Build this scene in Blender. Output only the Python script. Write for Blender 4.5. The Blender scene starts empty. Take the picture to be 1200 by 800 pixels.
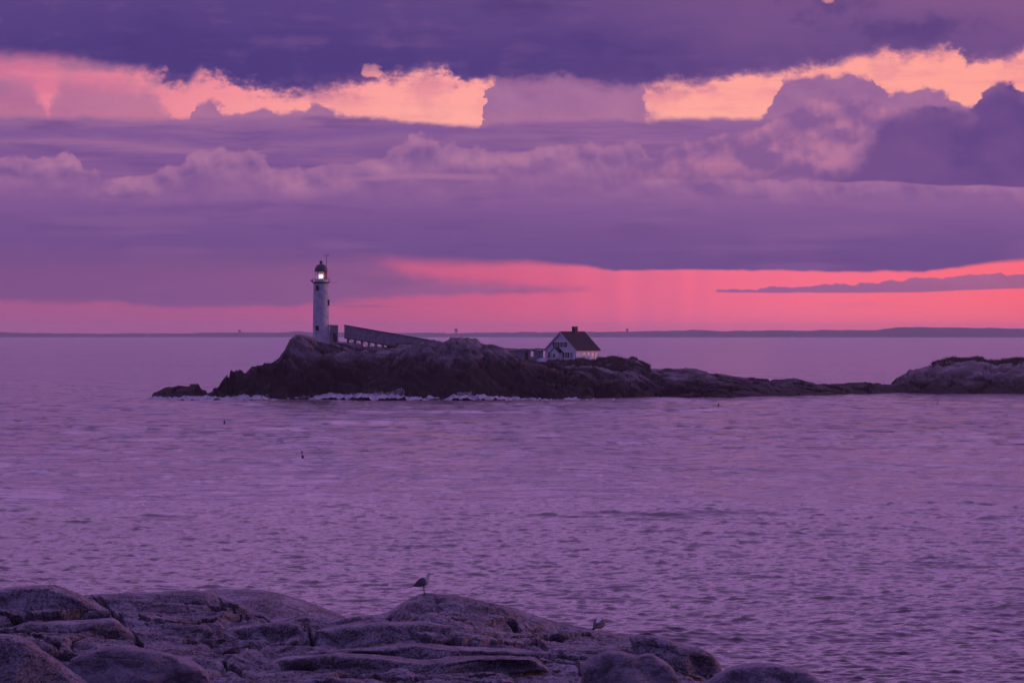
import bpy, bmesh, math, random
import numpy as np
from mathutils import Vector, Matrix

random.seed(7)
RNG = np.random.default_rng(11)
SC = bpy.context.scene
COL = SC.collection

# ------------------------------------------------------------------ camera
K = 4800.0          # focal length in photograph pixels (1200 wide)
EYE = 14.5          # eye height over the sea
YH = 388.0          # photograph row of the horizontal
cam_d = bpy.data.cameras.new('camera')
cam = bpy.data.objects.new('camera', cam_d); COL.objects.link(cam)
cam.location = (0, 0, EYE)
cam.rotation_euler = (math.radians(90), 0, 0)
cam_d.sensor_width = 36.0
cam_d.lens = 36.0 * K / 1200.0
cam_d.shift_y = -(400.0 - YH) / 1200.0
cam_d.clip_start = 1.0
cam_d.clip_end = 60000.0
SC.camera = cam

SC.view_settings.view_transform = 'Standard'
SC.view_settings.look = 'None'
SC.view_settings.exposure = 0.0
SC.view_settings.gamma = 1.0
SC.cycles.use_denoising = True
try:
    SC.cycles.denoiser = 'OPENIMAGEDENOISE'
    SC.cycles.denoising_input_passes = 'RGB_ALBEDO_NORMAL'
except Exception:
    pass
SC.cycles.max_bounces = 6
SC.cycles.diffuse_bounces = 2
SC.cycles.glossy_bounces = 3
SC.cycles.transmission_bounces = 6
SC.cycles.volume_bounces = 0
SC.cycles.sample_clamp_indirect = 3.0


def hexc(h):
    h = h.lstrip('#')
    out = []
    for i in (0, 2, 4):
        c = int(h[i:i + 2], 16) / 255.0
        out.append(c / 12.92 if c <= 0.04045 else ((c + 0.055) / 1.055) ** 2.4)
    return tuple(out)


def at(px, py, D):
    return Vector(((px - 600.0) / K * D, D, EYE + (YH - py) / K * D))


# ------------------------------------------------------------------ node expression helper
class G:
    """small expression compiler for shader node trees"""
    def __init__(self, nt):
        self.nt = nt

    def node(self, t):
        return self.nt.nodes.new(t)

    def link(self, a, sock):
        if isinstance(a, E):
            self.nt.links.new(a.s, sock)
        elif isinstance(a, (tuple, list)):
            v = tuple(a)
            n = len(sock.default_value)
            sock.default_value = (v + (1.0,) * 4)[:n]
        else:
            try:
                sock.default_value = a
            except Exception:
                sock.default_value = (a,) * len(sock.default_value)

    def math(self, op, *a, clamp=False):
        n = self.node('ShaderNodeMath'); n.operation = op; n.use_clamp = clamp
        for i, x in enumerate(a):
            self.link(x, n.inputs[i])
        return E(self, n.outputs[0])

    def vec(self, x, y, z):
        n = self.node('ShaderNodeCombineXYZ')
        for i, q in enumerate((x, y, z)):
            self.link(q, n.inputs[i])
        return E(self, n.outputs[0])

    def sep(self, v):
        n = self.node('ShaderNodeSeparateXYZ'); self.link(v, n.inputs[0])
        return [E(self, o) for o in n.outputs]

    def vmul(self, v, s):
        n = self.node('ShaderNodeVectorMath'); n.operation = 'MULTIPLY'
        self.link(v, n.inputs[0]); self.link(s, n.inputs[1])
        return E(self, n.outputs[0])

    def vadd(self, v, s):
        n = self.node('ShaderNodeVectorMath'); n.operation = 'ADD'
        self.link(v, n.inputs[0]); self.link(s, n.inputs[1])
        return E(self, n.outputs[0])

    def noise(self, v, scale, detail=4.0, rough=0.5, dist=0.0, dim='3D'):
        n = self.node('ShaderNodeTexNoise'); n.noise_dimensions = dim
        self.link(v, n.inputs['Vector'])
        n.inputs['Scale'].default_value = scale
        n.inputs['Detail'].default_value = detail
        n.inputs['Roughness'].default_value = rough
        n.inputs['Distortion'].default_value = dist
        return E(self, n.outputs['Fac'])

    def voro(self, v, scale, detail=0.0, rough=0.5, feature='F1', smooth=None, dim='3D'):
        n = self.node('ShaderNodeTexVoronoi'); n.voronoi_dimensions = dim
        n.feature = 'SMOOTH_F1' if smooth else feature
        n.normalize = True
        self.link(v, n.inputs['Vector'])
        n.inputs['Scale'].default_value = scale
        n.inputs['Detail'].default_value = detail
        n.inputs['Roughness'].default_value = rough
        if smooth:
            n.inputs['Smoothness'].default_value = smooth
        return E(self, n.outputs['Distance'])

    def curve(self, x, pts, lo, hi):
        """piecewise curve through (x, y) points; constant outside"""
        ys = [p[1] for p in pts]
        y0, y1 = min(ys), max(ys)
        if y1 - y0 < 1e-6:
            y1 = y0 + 1.0
        t = self.math('DIVIDE', self.math('SUBTRACT', x, lo), hi - lo, clamp=True)
        n = self.node('ShaderNodeFloatCurve')
        c = n.mapping.curves[0]
        P = [((p[0] - lo) / (hi - lo), (p[1] - y0) / (y1 - y0)) for p in pts]
        P = [p for p in P if 0.0 <= p[0] <= 1.0]
        if P[0][0] > 0: P.insert(0, (0.0, P[0][1]))
        if P[-1][0] < 1: P.append((1.0, P[-1][1]))
        c.points[0].location = P[0]
        c.points[1].location = P[-1]
        for p in P[1:-1]:
            c.points.new(p[0], p[1])
        for q in c.points:
            q.handle_type = 'VECTOR'
        n.mapping.update()
        self.link(t, n.inputs['Value'])
        return E(self, n.outputs[0]) * (y1 - y0) + y0

    def ramp(self, x, stops, lo, hi):
        t = self.math('DIVIDE', self.math('SUBTRACT', x, lo), hi - lo, clamp=True)
        n = self.node('ShaderNodeValToRGB')
        el = n.color_ramp.elements
        st = sorted(stops)
        el[0].position = (st[0][0] - lo) / (hi - lo); el[0].color = (*hexc(st[0][1]), 1)
        el[1].position = (st[-1][0] - lo) / (hi - lo); el[1].color = (*hexc(st[-1][1]), 1)
        for p, h in st[1:-1]:
            e = el.new((p - lo) / (hi - lo)); e.color = (*hexc(h), 1)
        self.link(t, n.inputs[0])
        return E(self, n.outputs[0])

    def mix(self, a, b, f):
        n = self.node('ShaderNodeMix'); n.data_type = 'RGBA'; n.clamp_factor = True
        self.link(f, n.inputs[0])
        self.link(hexc(a) if isinstance(a, str) else a, n.inputs[6])
        self.link(hexc(b) if isinstance(b, str) else b, n.inputs[7])
        return E(self, n.outputs[2])

    def cmul(self, a, b):
        n = self.node('ShaderNodeMix'); n.data_type = 'RGBA'; n.blend_type = 'MULTIPLY'
        n.inputs[0].default_value = 1.0
        self.link(a, n.inputs[6]); self.link(b, n.inputs[7])
        return E(self, n.outputs[2])

    def ss(self, x, a, b):
        """smoothstep from a to b"""
        n = self.node('ShaderNodeMapRange'); n.interpolation_type = 'SMOOTHSTEP'
        self.link(x, n.inputs['Value'])
        self.link(a, n.inputs['From Min']); self.link(b, n.inputs['From Max'])
        return E(self, n.outputs['Result'])


class E:
    def __init__(self, g, s):
        self.g = g; self.s = s
    def __add__(self, o): return self.g.math('ADD', self, o)
    __radd__ = __add__
    def __sub__(self, o): return self.g.math('SUBTRACT', self, o)
    def __rsub__(self, o): return self.g.math('SUBTRACT', o, self)
    def __mul__(self, o): return self.g.math('MULTIPLY', self, o)
    __rmul__ = __mul__
    def __truediv__(self, o): return self.g.math('DIVIDE', self, o)
    def __neg__(self): return self.g.math('MULTIPLY', self, -1.0)


# ------------------------------------------------------------------ the sky
SUN_AZ = math.radians(80)      # to the right of the view direction, just out of the frame
SUN_EL = math.radians(3.0)

world = bpy.data.worlds.new('World')
SC.world = world
world.use_nodes = True
wt = world.node_tree
wt.nodes.clear()
g = G(wt)
tc = g.node('ShaderNodeTexCoord')
dirv = E(g, tc.outputs['Generated'])
dx, dy, dz = g.sep(dirv)
U = g.math('ARCTAN2', dx, dy) * K + 600.0            # bearing, in 1/4800 rad
P = YH - g.math('ARCSINE', dz) * K                   # elevation, in 1/4800 rad, counted downward
Q = g.vec(U * 0.01, P * -0.01, 0.0)                  # about 1 unit for 100 steps
LO, HI = -100.0, 1300.0
cv = lambda pts: g.curve(U, pts, LO, HI)
cw = lambda pts: g.curve(UW, pts, LO, HI)

Qs = g.vmul(Q, (1.0, 1.5, 1.0))
n_big = g.noise(Qs, 0.55, 2.0, 0.5, dim='2D')
n_mid = g.noise(g.vadd(Qs, (3.1, 7.7, 0.0)), 1.9, 4.0, 0.55, dim='2D')
n_fin = g.noise(g.vadd(Qs, (9.1, 2.7, 0.0)), 6.0, 3.0, 0.6, dim='2D')
UW = U + (n_mid - 0.5) * 26.0 + (n_fin - 0.5) * 16.0
n_str = g.noise(g.vmul(Q, (0.35, 7.0, 1.0)), 1.0, 4.0, 0.55, dim='2D')
n_str2 = g.noise(g.vmul(Q, (0.5, 4.0, 1.0)), 1.7, 3.0, 0.55, dim='2D')
wob = g.vadd(Q, g.vec((n_mid - 0.5) * 0.14, (n_fin - 0.5) * 0.07, 0.0))
bil = g.voro(wob, 3.4, 2.5, 0.5, smooth=0.6, dim='2D')            # cauliflower heads
bil2 = g.voro(g.vadd(wob, (0.04, 0.085, 0.0)), 3.4, 2.0, 0.5, smooth=0.6, dim='2D')
wob2 = g.vadd(Qs, g.vec((n_mid - 0.5) * 0.3, (n_mid - 0.5) * 0.2, 0.0))
blb = g.voro(wob2, 1.3, 1.0, 0.5, smooth=0.8, dim='2D')           # whole heaps
blb2 = g.voro(g.vadd(wob2, (0.08, 0.22, 0.0)), 1.3, 1.0, 0.5, smooth=0.8, dim='2D')
relief = g.math('MULTIPLY_ADD', (bil2 - bil) * 0.55 + (blb2 - blb) * 0.9, 2.6, 0.45, clamp=True)

# clear sky behind everything
hor = g.ramp(U, [(-100, '#9C568F'), (0, '#A65A8E'), (250, '#AE5A90'), (450, '#C05B8C'), (600, '#D65F8B'),
                 (750, '#EE6A92'), (950, '#FA7090'), (1120, '#FF6E86'), (1300, '#FF667C')], LO, HI)
pea = g.ramp(U, [(-100, '#CC6C9C'), (0, '#D6749E'), (150, '#E681A1'), (300, '#F796A3'), (500, '#FFA5A7'),
                 (900, '#FFA5A3'), (1300, '#FFA39E')], LO, HI)
sky = g.mix(hor, pea, g.ss(P, 335.0, 130.0))
sky = g.mix(sky, '#EC8CA2', g.ss(n_str2 * 0.6 + n_mid * 0.4, 0.44, 0.66) * g.ss(P, 200.0, 130.0) * 0.6)
sky = g.mix(sky, '#C97FA0', g.ss(n_mid * 0.5 + n_big * 0.5, 0.50, 0.64) * g.ss(P, 200.0, 130.0) * cv([(-100, 0.85), (230, 0.75), (330, 0.3), (1300, 0.25)]))
sky = g.mix(sky, '#FFAFA8', g.ss(P, 104.0, 138.0) * g.ss(P, 175.0, 150.0) * cv([(-100, 0.0), (250, 0.1), (480, 0.4), (1300, 0.4)]))
sky = g.mix(sky, '#A65A92', g.ss(P, 374.0, 396.0) * 0.25)

def over(base, colour, mask):
    return g.mix(base, colour, mask)

# rain shafts
rain_n = g.noise(g.vmul(Q, (1.0, 0.05, 1.0)), 4.0, 1.0, 0.5, dim='2D')
rain = cv([(600, 0), (640, 0.6), (700, 0.9), (760, 0.8), (860, 0.25), (930, 0)]) * g.ss(rain_n, 0.30, 0.72) * g.ss(P, 285.0, 312.0)
sky = over(sky, '#B05C8E', rain * 0.24)

# far towers
T1 = cw([(-100, 95), (0, 92), (20, 94), (36, 100), (48, 120), (56, 141), (60, 141), (66, 110), (80, 101), (110, 97), (150, 101),
         (185, 114), (203, 138), (212, 150), (224, 150), (228, 128), (240, 123), (258, 125), (266, 136), (280, 133), (300, 134),
         (315, 127), (330, 134), (356, 134), (363, 125), (374, 121), (384, 125), (390, 135), (420, 141), (558, 160), (567, 150),
         (572, 104), (584, 88), (600, 70), (735, 70), (752, 98), (762, 138), (780, 144), (890, 144), (899, 130), (907, 116), (918, 97),
         (932, 93), (960, 88), (1010, 91), (1028, 96), (1034, 112), (1046, 112), (1062, 108), (1086, 106), (1108, 115),
         (1120, 124), (1132, 130), (1300, 120)])
wsoft = cv([(-100, 12), (195, 11), (215, 3.0), (560, 2.8), (640, 4), (730, 9), (780, 9), (890, 2.4), (1300, 2.8)]) * (0.8 + n_big * 1.2)
d1 = P - T1 - (bil - 0.30) * 26.0 - (n_fin - 0.5) * 9.0
c1 = g.mix(g.ramp(U, [(-100, '#A0669A'), (200, '#A5699B'), (300, '#93639D'), (560, '#95659F'), (760, '#A26AA0'), (900, '#8D609E'), (1300, '#A66C9E')], LO, HI),
           '#B07AA6', relief * 0.5)
c1 = g.mix(c1, '#885C9A', g.ss(n_mid * 0.6 + n_big * 0.4, 0.45, 0.7) * 0.5)
c1 = g.mix(c1, '#B2759F', g.ss(P, 118.0, 142.0) * 0.35)
m1 = g.ss(d1, -1.0 * wsoft, wsoft) * g.ss(P, 190.0, 160.0)
sky = over(sky, c1, m1 * cv([(-100, 0.75), (200, 0.7), (215, 0.97), (1300, 0.97)]))

# lower left veil and its tongue to the right
T3 = cv([(-100, 285), (380, 290), (440, 303), (480, 321), (520, 327), (560, 330), (620, 334), (690, 339), (720, 346), (1300, 360)])
B3 = cv([(-100, 352), (0, 354), (150, 357), (180, 359.5), (330, 361), (360, 357), (420, 352), (500, 349), (560, 346), (650, 343), (698, 340), (720, 338), (1300, 338)])
d3a = P - T3 - (n_mid - 0.5) * 6.0 - (n_str - 0.5) * 6.0
d3b = B3 + (n_mid - 0.5) * 9.0 + (n_str - 0.5) * 5.0 - P
m3 = g.ss(d3a + (n_fin - 0.5) * 6.0, -8.0, 10.0) * g.ss(d3b + (n_fin - 0.5) * 3.0, -3.0, 6.0)
c3 = g.ramp(U, [(-100, '#79508C'), (200, '#7D528E'), (420, '#875790'), (560, '#9A5D92'), (700, '#8E5790'), (1300, '#8E5790')], LO, HI)
c3 = g.mix(c3, '#7B528F', g.ss(n_str2, 0.45, 0.75) * 0.6)
sky = over(sky, c3, m3 * 0.93)

# main stratus deck
T2 = cv([(-100, 140), (0, 140), (200, 139), (380, 136), (430, 138), (500, 144), (545, 149), (580, 146), (640, 143), (700, 140),
         (760, 141), (900, 139), (1000, 137), (1300, 134)])
B2 = cv([(-100, 300), (0, 303), (200, 304), (350, 306), (480, 306), (550, 308), (640, 309), (690, 313), (720, 317), (900, 316),
         (1000, 318), (1080, 318.5), (1110, 315), (1140, 312), (1180, 306), (1300, 298)])
bs = cv([(-100, 26), (350, 20), (480, 11), (640, 6), (720, 2.0), (1080, 2.0), (1180, 4), (1300, 4)])
m2 = g.ss(P - T2 - (n_mid - 0.5) * 12.0 - (n_fin - 0.5) * 4.0 - (n_str2 - 0.5) * 6.0, -3.5, 5.0) * (1.0 - g.ss(P - B2 - (n_mid - 0.5) * 7.0, -1.0 * bs, bs))
Ps = P + (n_mid - 0.5) * 12.0 + (n_big - 0.5) * 30.0
c2 = g.ramp(Ps, [(130, '#9F6C9F'), (145, '#8B5E9B'), (156, '#7F579A'), (166, '#8F629C'), (180, '#7E5698'), (205, '#85599A'),
                 (232, '#84599A'), (258, '#775394'), (300, '#6E4E8F'), (318, '#6C4C8E')], 130, 320)
c2 = g.mix(c2, '#A9719F', g.ss(n_str, 0.5, 0.78) * g.ss(P, 236.0, 170.0) * 0.55)
c2 = g.mix(c2, '#6B4B8D', g.ss(n_str2, 0.50, 0.72) * 0.5)
c2 = g.mix(c2, '#8A5E9A', g.ss(n_big * 0.5 + n_str * 0.5, 0.50, 0.66) * 0.45)
c2 = g.mix(c2, '#9364A0', g.ss(U, 400.0, 1100.0) * g.ss(P, 300.0, 215.0) * 0.6)
sky = over(sky, c2, m2)

# thin streaks near the horizon
m3b = g.ss(n_str, 0.60, 0.72) * g.ss(P, 334.0, 342.0) * g.ss(P, 366.0, 356.0) * cv([(-100, 0.2), (380, 0.7), (560, 0.5), (760, 0.2), (1300, 0.1)])
sky = over(sky, '#8A5891', m3b)

# long low cloud on the right
T4 = cw([(-100, 380), (820, 348), (836, 342), (850, 339.5), (880, 338.5), (940, 336), (1000, 333.5), (1030, 332), (1060, 329),
         (1080, 326), (1100, 327), (1120, 323), (1140, 324), (1160, 320.5), (1180, 322), (1300, 318)])
B4 = cv([(-100, 338), (820, 340), (840, 342.5), (900, 343.5), (1000, 343.5), (1080, 343), (1120, 341), (1200, 338), (1300, 336)])
m4 = g.ss(P - T4 - (bil - 0.30) * 12.0 - (n_fin - 0.5) * 4.0, -1.0, 1.4) * g.ss(B4 - P + (n_mid - 0.5) * 2.0, -0.8, 1.4)
c4 = g.ramp(U, [(-100, '#8F5D98'), (900, '#925E98'), (1300, '#A5618F')], LO, HI)
sky = over(sky, g.mix(c4, '#B46F9E', relief * 0.35 * g.ss(P, 340.0, 325.0)), m4 * 0.96)

# cumulus row half way up
T5 = cw([(-100, 190), (0, 187), (20, 186), (40, 191), (70, 188), (82, 180), (96, 188), (106, 202), (120, 212), (150, 207),
         (175, 206), (200, 199), (220, 195), (226, 183), (246, 178), (258, 174), (270, 178), (285, 182), (294, 176), (304, 181),
         (316, 191), (336, 196), (352, 201), (376, 195), (420, 191), (448, 187), (456, 176), (472, 174), (481, 163), (488, 158),
         (500, 168), (515, 173), (528, 165), (542, 172), (565, 176), (600, 178), (650, 173), (700, 176), (722, 171), (744, 167),
         (756, 182), (780, 192), (810, 204), (860, 212), (1300, 214)])
m5 = g.ss(P - T5 - (bil - 0.30) * 22.0 - (blb - 0.4) * 14.0 - (n_fin - 0.5) * 8.0, -2.5, 3.5) * g.ss(P, 246.0 + (n_mid - 0.5) * 50.0, 208.0 + (n_mid - 0.5) * 40.0)
d5 = P - T5
c5 = g.mix('#7C5697', '#B27AA6', relief)
c5 = g.mix(c5, '#A870A2', g.ss(d5, 14.0, -6.0) * 0.6)
c5 = g.mix(c5, '#8C5F9B', g.ss(d5, 10.0, 40.0) * 0.6)
sky = over(sky, c5, m5 * 0.88)

# bright flat streak under the row
m5b = g.ss(g.math('ABSOLUTE', P - cv([(-100, 216), (370, 213), (480, 206), (585, 208), (1300, 214)]) - (n_str2 - 0.5) * 4.0), 5.0, 0.5)
m5b = m5b * cv([(-100, 0), (370, 0), (420, 0.6), (540, 0.9), (578, 0.5), (590, 0), (1300, 0)])
sky = over(sky, '#A972A1', m5b * 0.8)

# lit heap on the right
T6 = cw([(-100, 230), (690, 224), (730, 202), (758, 190), (780, 172), (800, 165), (840, 158), (880, 150), (905, 140), (925, 130),
         (942, 124), (962, 120), (985, 116), (1010, 117), (1030, 122), (1050, 131), (1080, 129), (1120, 126), (1200, 120), (1300, 120)])
B6 = cv([(-100, 205), (690, 208), (800, 211), (1000, 212), (1120, 217), (1300, 221)])
m6 = g.ss(P - T6 - (bil - 0.30) * 24.0 - (n_fin - 0.5) * 8.0, -2.5, 5.0) * g.ss(B6 - P + (n_mid - 0.5) * 14.0, -2.0, 5.0)
m6 = m6 * cv([(-100, 0), (690, 0), (760, 0.85), (1300, 1.0)])
c6 = g.mix('#855B99', '#BA79A4', g.ss(n_mid * 0.45 + relief * 0.55 + n_fin * 0.10, 0.30, 0.86))
c6 = g.mix(c6, '#74508F', g.ss(P, 188.0, 214.0) * 0.55)
sky = over(sky, c6, m6)

# dark heap at the right edge
T7 = cw([(-100, 260), (930, 240), (960, 218), (985, 206), (1000, 194), (1020, 166), (1035, 142), (1050, 133), (1070, 128), (1090, 125),
         (1106, 128), (1120, 134), (1138, 133), (1144, 122), (1151, 109), (1160, 102), (1172, 100), (1185, 103), (1196, 110),
         (1206, 118), (1230, 110), (1300, 112)])
B7 = cv([(-100, 205), (960, 212), (1020, 214.5), (1080, 217), (1200, 221), (1300, 221)])
soft7 = cv([(-100, 18), (1000, 18), (1040, 9), (1075, 4), (1300, 4)])
d7 = P - T7 - (bil - 0.30) * 22.0 - (n_fin - 0.5) * 8.0
m7 = g.ss(d7, -1.0 * soft7, soft7) * g.ss(B7 - P + (n_mid - 0.5) * 7.0, -1.0, 2.0)
c7 = g.mix('#5F4388', '#6F4D8F', g.ss(n_big + (n_mid - 0.5) * 0.5, 0.35, 0.7))
c7 = g.mix(c7, '#9A699D', g.ss(d7, 24.0, 0.0) * relief * 0.8)
c7 = g.mix(c7, '#8A5E98', relief * n_big * 0.3)
sky = over(sky, c7, m7)

# dark top deck
B8 = cw([(-100, 70), (0, 72), (60, 75), (110, 79), (150, 84), (190, 90), (206, 101), (222, 99), (236, 86), (262, 92), (280, 104),
         (310, 108), (350, 109), (400, 101), (430, 98), (468, 93), (486, 86), (510, 82), (528, 83), (544, 101), (570, 97), (600, 96),
         (650, 95), (690, 102), (730, 106), (770, 101), (850, 92), (900, 88), (940, 82), (978, 81), (1000, 70), (1036, 61),
         (1060, 68), (1084, 63), (1112, 60), (1120, 66), (1128, 78), (1150, 76), (1176, 70), (1200, 62), (1300, 58)])
bs8 = cv([(-100, 22), (80, 17), (150, 8), (200, 6.5), (560, 6), (600, 12), (760, 8), (1300, 6.5)]) * (0.35 + n_big * 1.3)
tear = ((n_mid - 0.5) * 24.0 + (n_fin - 0.5) * 22.0) * cv([(-100, 0.15), (150, 0.25), (200, 1.0), (560, 1.0), (620, 0.7), (1300, 0.9)])
hole = g.ss(((U - 436.0) * (U - 436.0)) * 0.006 + ((P - 84.0) * (P - 84.0)) * 0.012 + n_fin * 2.6, 2.4, 1.5)
hole2 = g.ss(((U - 970.0) * (U - 970.0)) * 0.01 + ((P - 1.0) * (P - 1.0)) * 0.03 + n_fin * 2.0, 2.0, 1.0)
hole3 = g.ss(((U - 612.0) * (U - 612.0)) * 0.006 + ((P - 99.0) * (P - 99.0)) * 0.02 + n_fin * 2.6, 2.2, 1.5)
m8 = g.ss(B8 - P + tear, -1.0 * bs8, bs8) * (1.0 - hole * 0.7) * (1.0 - hole2 * 0.9)
c8 = g.ramp(U, [(-100, '#4F3C84'), (300, '#4E3B82'), (560, '#513D84'), (750, '#5C4388'), (1000, '#6A4B8C'), (1300, '#75508E')], LO, HI)
c8u = g.ramp(U, [(-100, '#594288'), (400, '#5A4388'), (700, '#694B8C'), (950, '#7B5490'), (1300, '#8A5A92')], LO, HI)
c8 = g.mix(c8, c8u, g.ss(P + (n_big - 0.5) * 90.0 + (n_mid - 0.5) * 40.0, 70.0, -10.0))
c8 = g.mix(c8, '#7A5593', g.ss(n_mid * 0.6 + n_str2 * 0.4, 0.48, 0.70) * 0.42)
c8 = g.mix(c8, '#48367A', g.ss(n_big * 0.5 + n_mid * 0.5, 0.52, 0.68) * 0.5)
c8 = g.mix(c8, '#95659A', g.ss(B8 - P + tear, 12.0, 0.0) * 0.55)
fringe = g.ss(B8 - P + tear * 1.4 + (n_str2 - 0.5) * 10.0, -16.0, 6.0) * g.ss(n_mid * 0.7 + n_fin * 0.3, 0.40, 0.62)
sky = over(sky, '#B3739B', fringe * 0.6 * g.ss(P, 150.0, 135.0))
sky = over(sky, c8, m8)
sky = g.cmul(sky, (1.0, 1.0, 0.915))

# the sky over the frame and behind the viewer: broken deck over the last blue of the clear sky
nis = g.node('ShaderNodeTexSky'); nis.sky_type = 'NISHITA'; nis.sun_disc = False
nis.sun_elevation = SUN_EL; nis.sun_rotation = SUN_AZ
nis.air_density = 1.0; nis.dust_density = 1.0; nis.ozone_density = 3.0
clear = g.cmul(E(g, nis.outputs[0]), (0.10, 0.075, 0.13))
n_up = g.noise(g.vmul(dirv, (1.0, 1.0, 2.2)), 3.2, 5.0, 0.55)
up_f = g.mix((0.60, 0.295, 0.86), (0.86, 0.41, 1.06), g.ss(n_up, 0.40, 0.64))
up_b = g.mix((0.060, 0.045, 0.17), (0.25, 0.18, 0.60), g.ss(dz + (n_up - 0.5) * 0.35, 0.0, 0.75))     # the earth's shadow low in the east
up = g.mix(up_b, up_f, g.ss(dy, -0.35, 0.80))
up = g.mix(up, clear, 0.15)
sky = g.mix(sky, up, g.ss(P, -60.0, -520.0))
sky = g.mix(sky, up_b, g.ss(dy, 0.35, -0.45) * 0.85)

bg = g.node('ShaderNodeBackground')
g.link(sky, bg.inputs['Color'])
bg.inputs['Strength'].default_value = 1.0
wo = g.node('ShaderNodeOutputWorld')
wt.links.new(bg.outputs[0], wo.inputs['Surface'])
world.cycles.sampling_method = 'MANUAL'
world.cycles.sample_map_resolution = 1024

# low sun behind the clouds, off to the right
sun_d = bpy.data.lights.new('sun', 'SUN')
sun_d.energy = 1.0
sun_d.angle = math.radians(12)
sun_d.color = (1.0, 0.41, 0.48)
sun = bpy.data.objects.new('sun', sun_d); COL.objects.link(sun)
sdir = Vector((math.sin(SUN_AZ) * math.cos(SUN_EL), math.cos(SUN_AZ) * math.cos(SUN_EL), math.sin(SUN_EL)))
sun.rotation_euler = (-sdir).to_track_quat('-Z', 'Y').to_euler()


# ------------------------------------------------------------------ helpers for things
def tag(o, label=None, cat=None, group=None, kind=None):
    if label: o['label'] = label
    if cat: o['category'] = cat
    if group: o['group'] = group
    if kind: o['kind'] = kind
    return o


def empty(name, loc, rz=0.0):
    o = bpy.data.objects.new(name, None); COL.objects.link(o)
    o.location = loc; o.rotation_euler = (0, 0, rz)
    o.empty_display_size = 0.3
    return o


def mesh_obj(name, me, mat=None, parent=None, smooth=False):
    o = bpy.data.objects.new(name, me); COL.objects.link(o)
    if mat: me.materials.append(mat)
    if smooth:
        me.polygons.foreach_set('use_smooth', [True] * len(me.polygons))
    if parent: o.parent = parent
    return o


class MB:
    """collects boxes, tubes, prisms and lathes, then links them as one mesh"""
    def __init__(self):
        self.v = []; self.f = []

    def add(self, v, f):
        n = len(self.v)
        self.v += [tuple(p) for p in v]
        self.f += [tuple(i + n for i in q) for q in f]
        return self

    def box(self, c, s, rot=None):
        x, y, z = s[0] / 2, s[1] / 2, s[2] / 2
        v = [Vector(p) for p in ((-x, -y, -z), (x, -y, -z), (x, y, -z), (-x, y, -z), (-x, -y, z), (x, -y, z), (x, y, z), (-x, y, z))]
        if rot is not None: v = [rot @ p for p in v]
        c = Vector(c)
        return self.add([p + c for p in v], [(3, 2, 1, 0), (4, 5, 6, 7), (0, 1, 5, 4), (1, 2, 6, 5), (2, 3, 7, 6), (3, 0, 4, 7)])

    def hexa(self, v):
        return self.add(v, [(3, 2, 1, 0), (4, 5, 6, 7), (0, 1, 5, 4), (1, 2, 6, 5), (2, 3, 7, 6), (3, 0, 4, 7)])

    def tube(self, a, b, r0, r1=None, n=10):
        r1 = r0 if r1 is None else r1
        a, b = Vector(a), Vector(b)
        d = (b - a).normalized()
        s = d.orthogonal().normalized(); t = d.cross(s)
        v = []
        for p, r in ((a, r0), (b, r1)):
            for i in range(n):
                q = 2 * math.pi * i / n
                v.append(p + s * (r * math.cos(q)) + t * (r * math.sin(q)))
        f = [(i, (i + 1) % n, n + (i + 1) % n, n + i) for i in range(n)]
        f += [tuple(range(n - 1, -1, -1)), tuple(range(n, 2 * n))]
        return self.add(v, f)

    def lathe(self, prof, n=24, c=(0, 0, 0)):
        v = []; f = []
        for r, z in prof:
            for i in range(n):
                q = 2 * math.pi * i / n
                v.append((c[0] + r * math.cos(q), c[1] + r * math.sin(q), c[2] + z))
        m = len(prof)
        for j in range(m - 1):
            for i in range(n):
                f.append((j * n + i, j * n + (i + 1) % n, (j + 1) * n + (i + 1) % n, (j + 1) * n + i))
        f.append(tuple(range(n - 1, -1, -1)))
        f.append(tuple((m - 1) * n + i for i in range(n)))
        return self.add(v, f)

    def build(self, name, mat, parent=None, smooth=False):
        me = bpy.data.meshes.new(name)
        me.from_pydata(self.v, [], self.f)
        me.update()
        return mesh_obj(name, me, mat, parent, smooth)


def grid_mesh(name, X, Y, Z, keep=None):
    """X, Y, Z: (rows, cols) arrays -> smooth quad mesh"""
    r, c = X.shape
    idx = np.arange(r * c).reshape(r, c)
    q = np.stack([idx[:-1, :-1], idx[:-1, 1:], idx[1:, 1:], idx[1:, :-1]], -1).reshape(-1, 4)
    co = np.stack([X, Y, Z], -1).reshape(-1, 3)
    if keep is not None:
        kq = keep.reshape(-1)[q].any(1)
        q = q[kq]
        used = np.unique(q)
        remap = np.zeros(r * c, dtype=np.int64); remap[used] = np.arange(len(used))
        co = co[used]; q = remap[q]
    me = bpy.data.meshes.new(name)
    me.vertices.add(len(co)); me.vertices.foreach_set('co', co.astype(np.float32).ravel())
    n = len(q)
    me.loops.add(n * 4); me.loops.foreach_set('vertex_index', q.astype(np.int32).ravel())
    me.polygons.add(n)
    me.polygons.foreach_set('loop_start', np.arange(0, n * 4, 4, dtype=np.int32))
    me.polygons.foreach_set('use_smooth', np.ones(n, dtype=bool))
    me.update(calc_edges=True)
    return me


# ------------------------------------------------------------------ numpy noise
def _hash(ix, iy, seed):
    h = (ix.astype(np.int64) * 374761393 + iy.astype(np.int64) * 668265263 + seed * 974634343) & 0xFFFFFFFF
    h = ((h ^ (h >> 13)) * 1274126177) & 0xFFFFFFFF
    h = (h ^ (h >> 16)) & 0xFFFFFFFF
    return h / 4294967296.0


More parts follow.
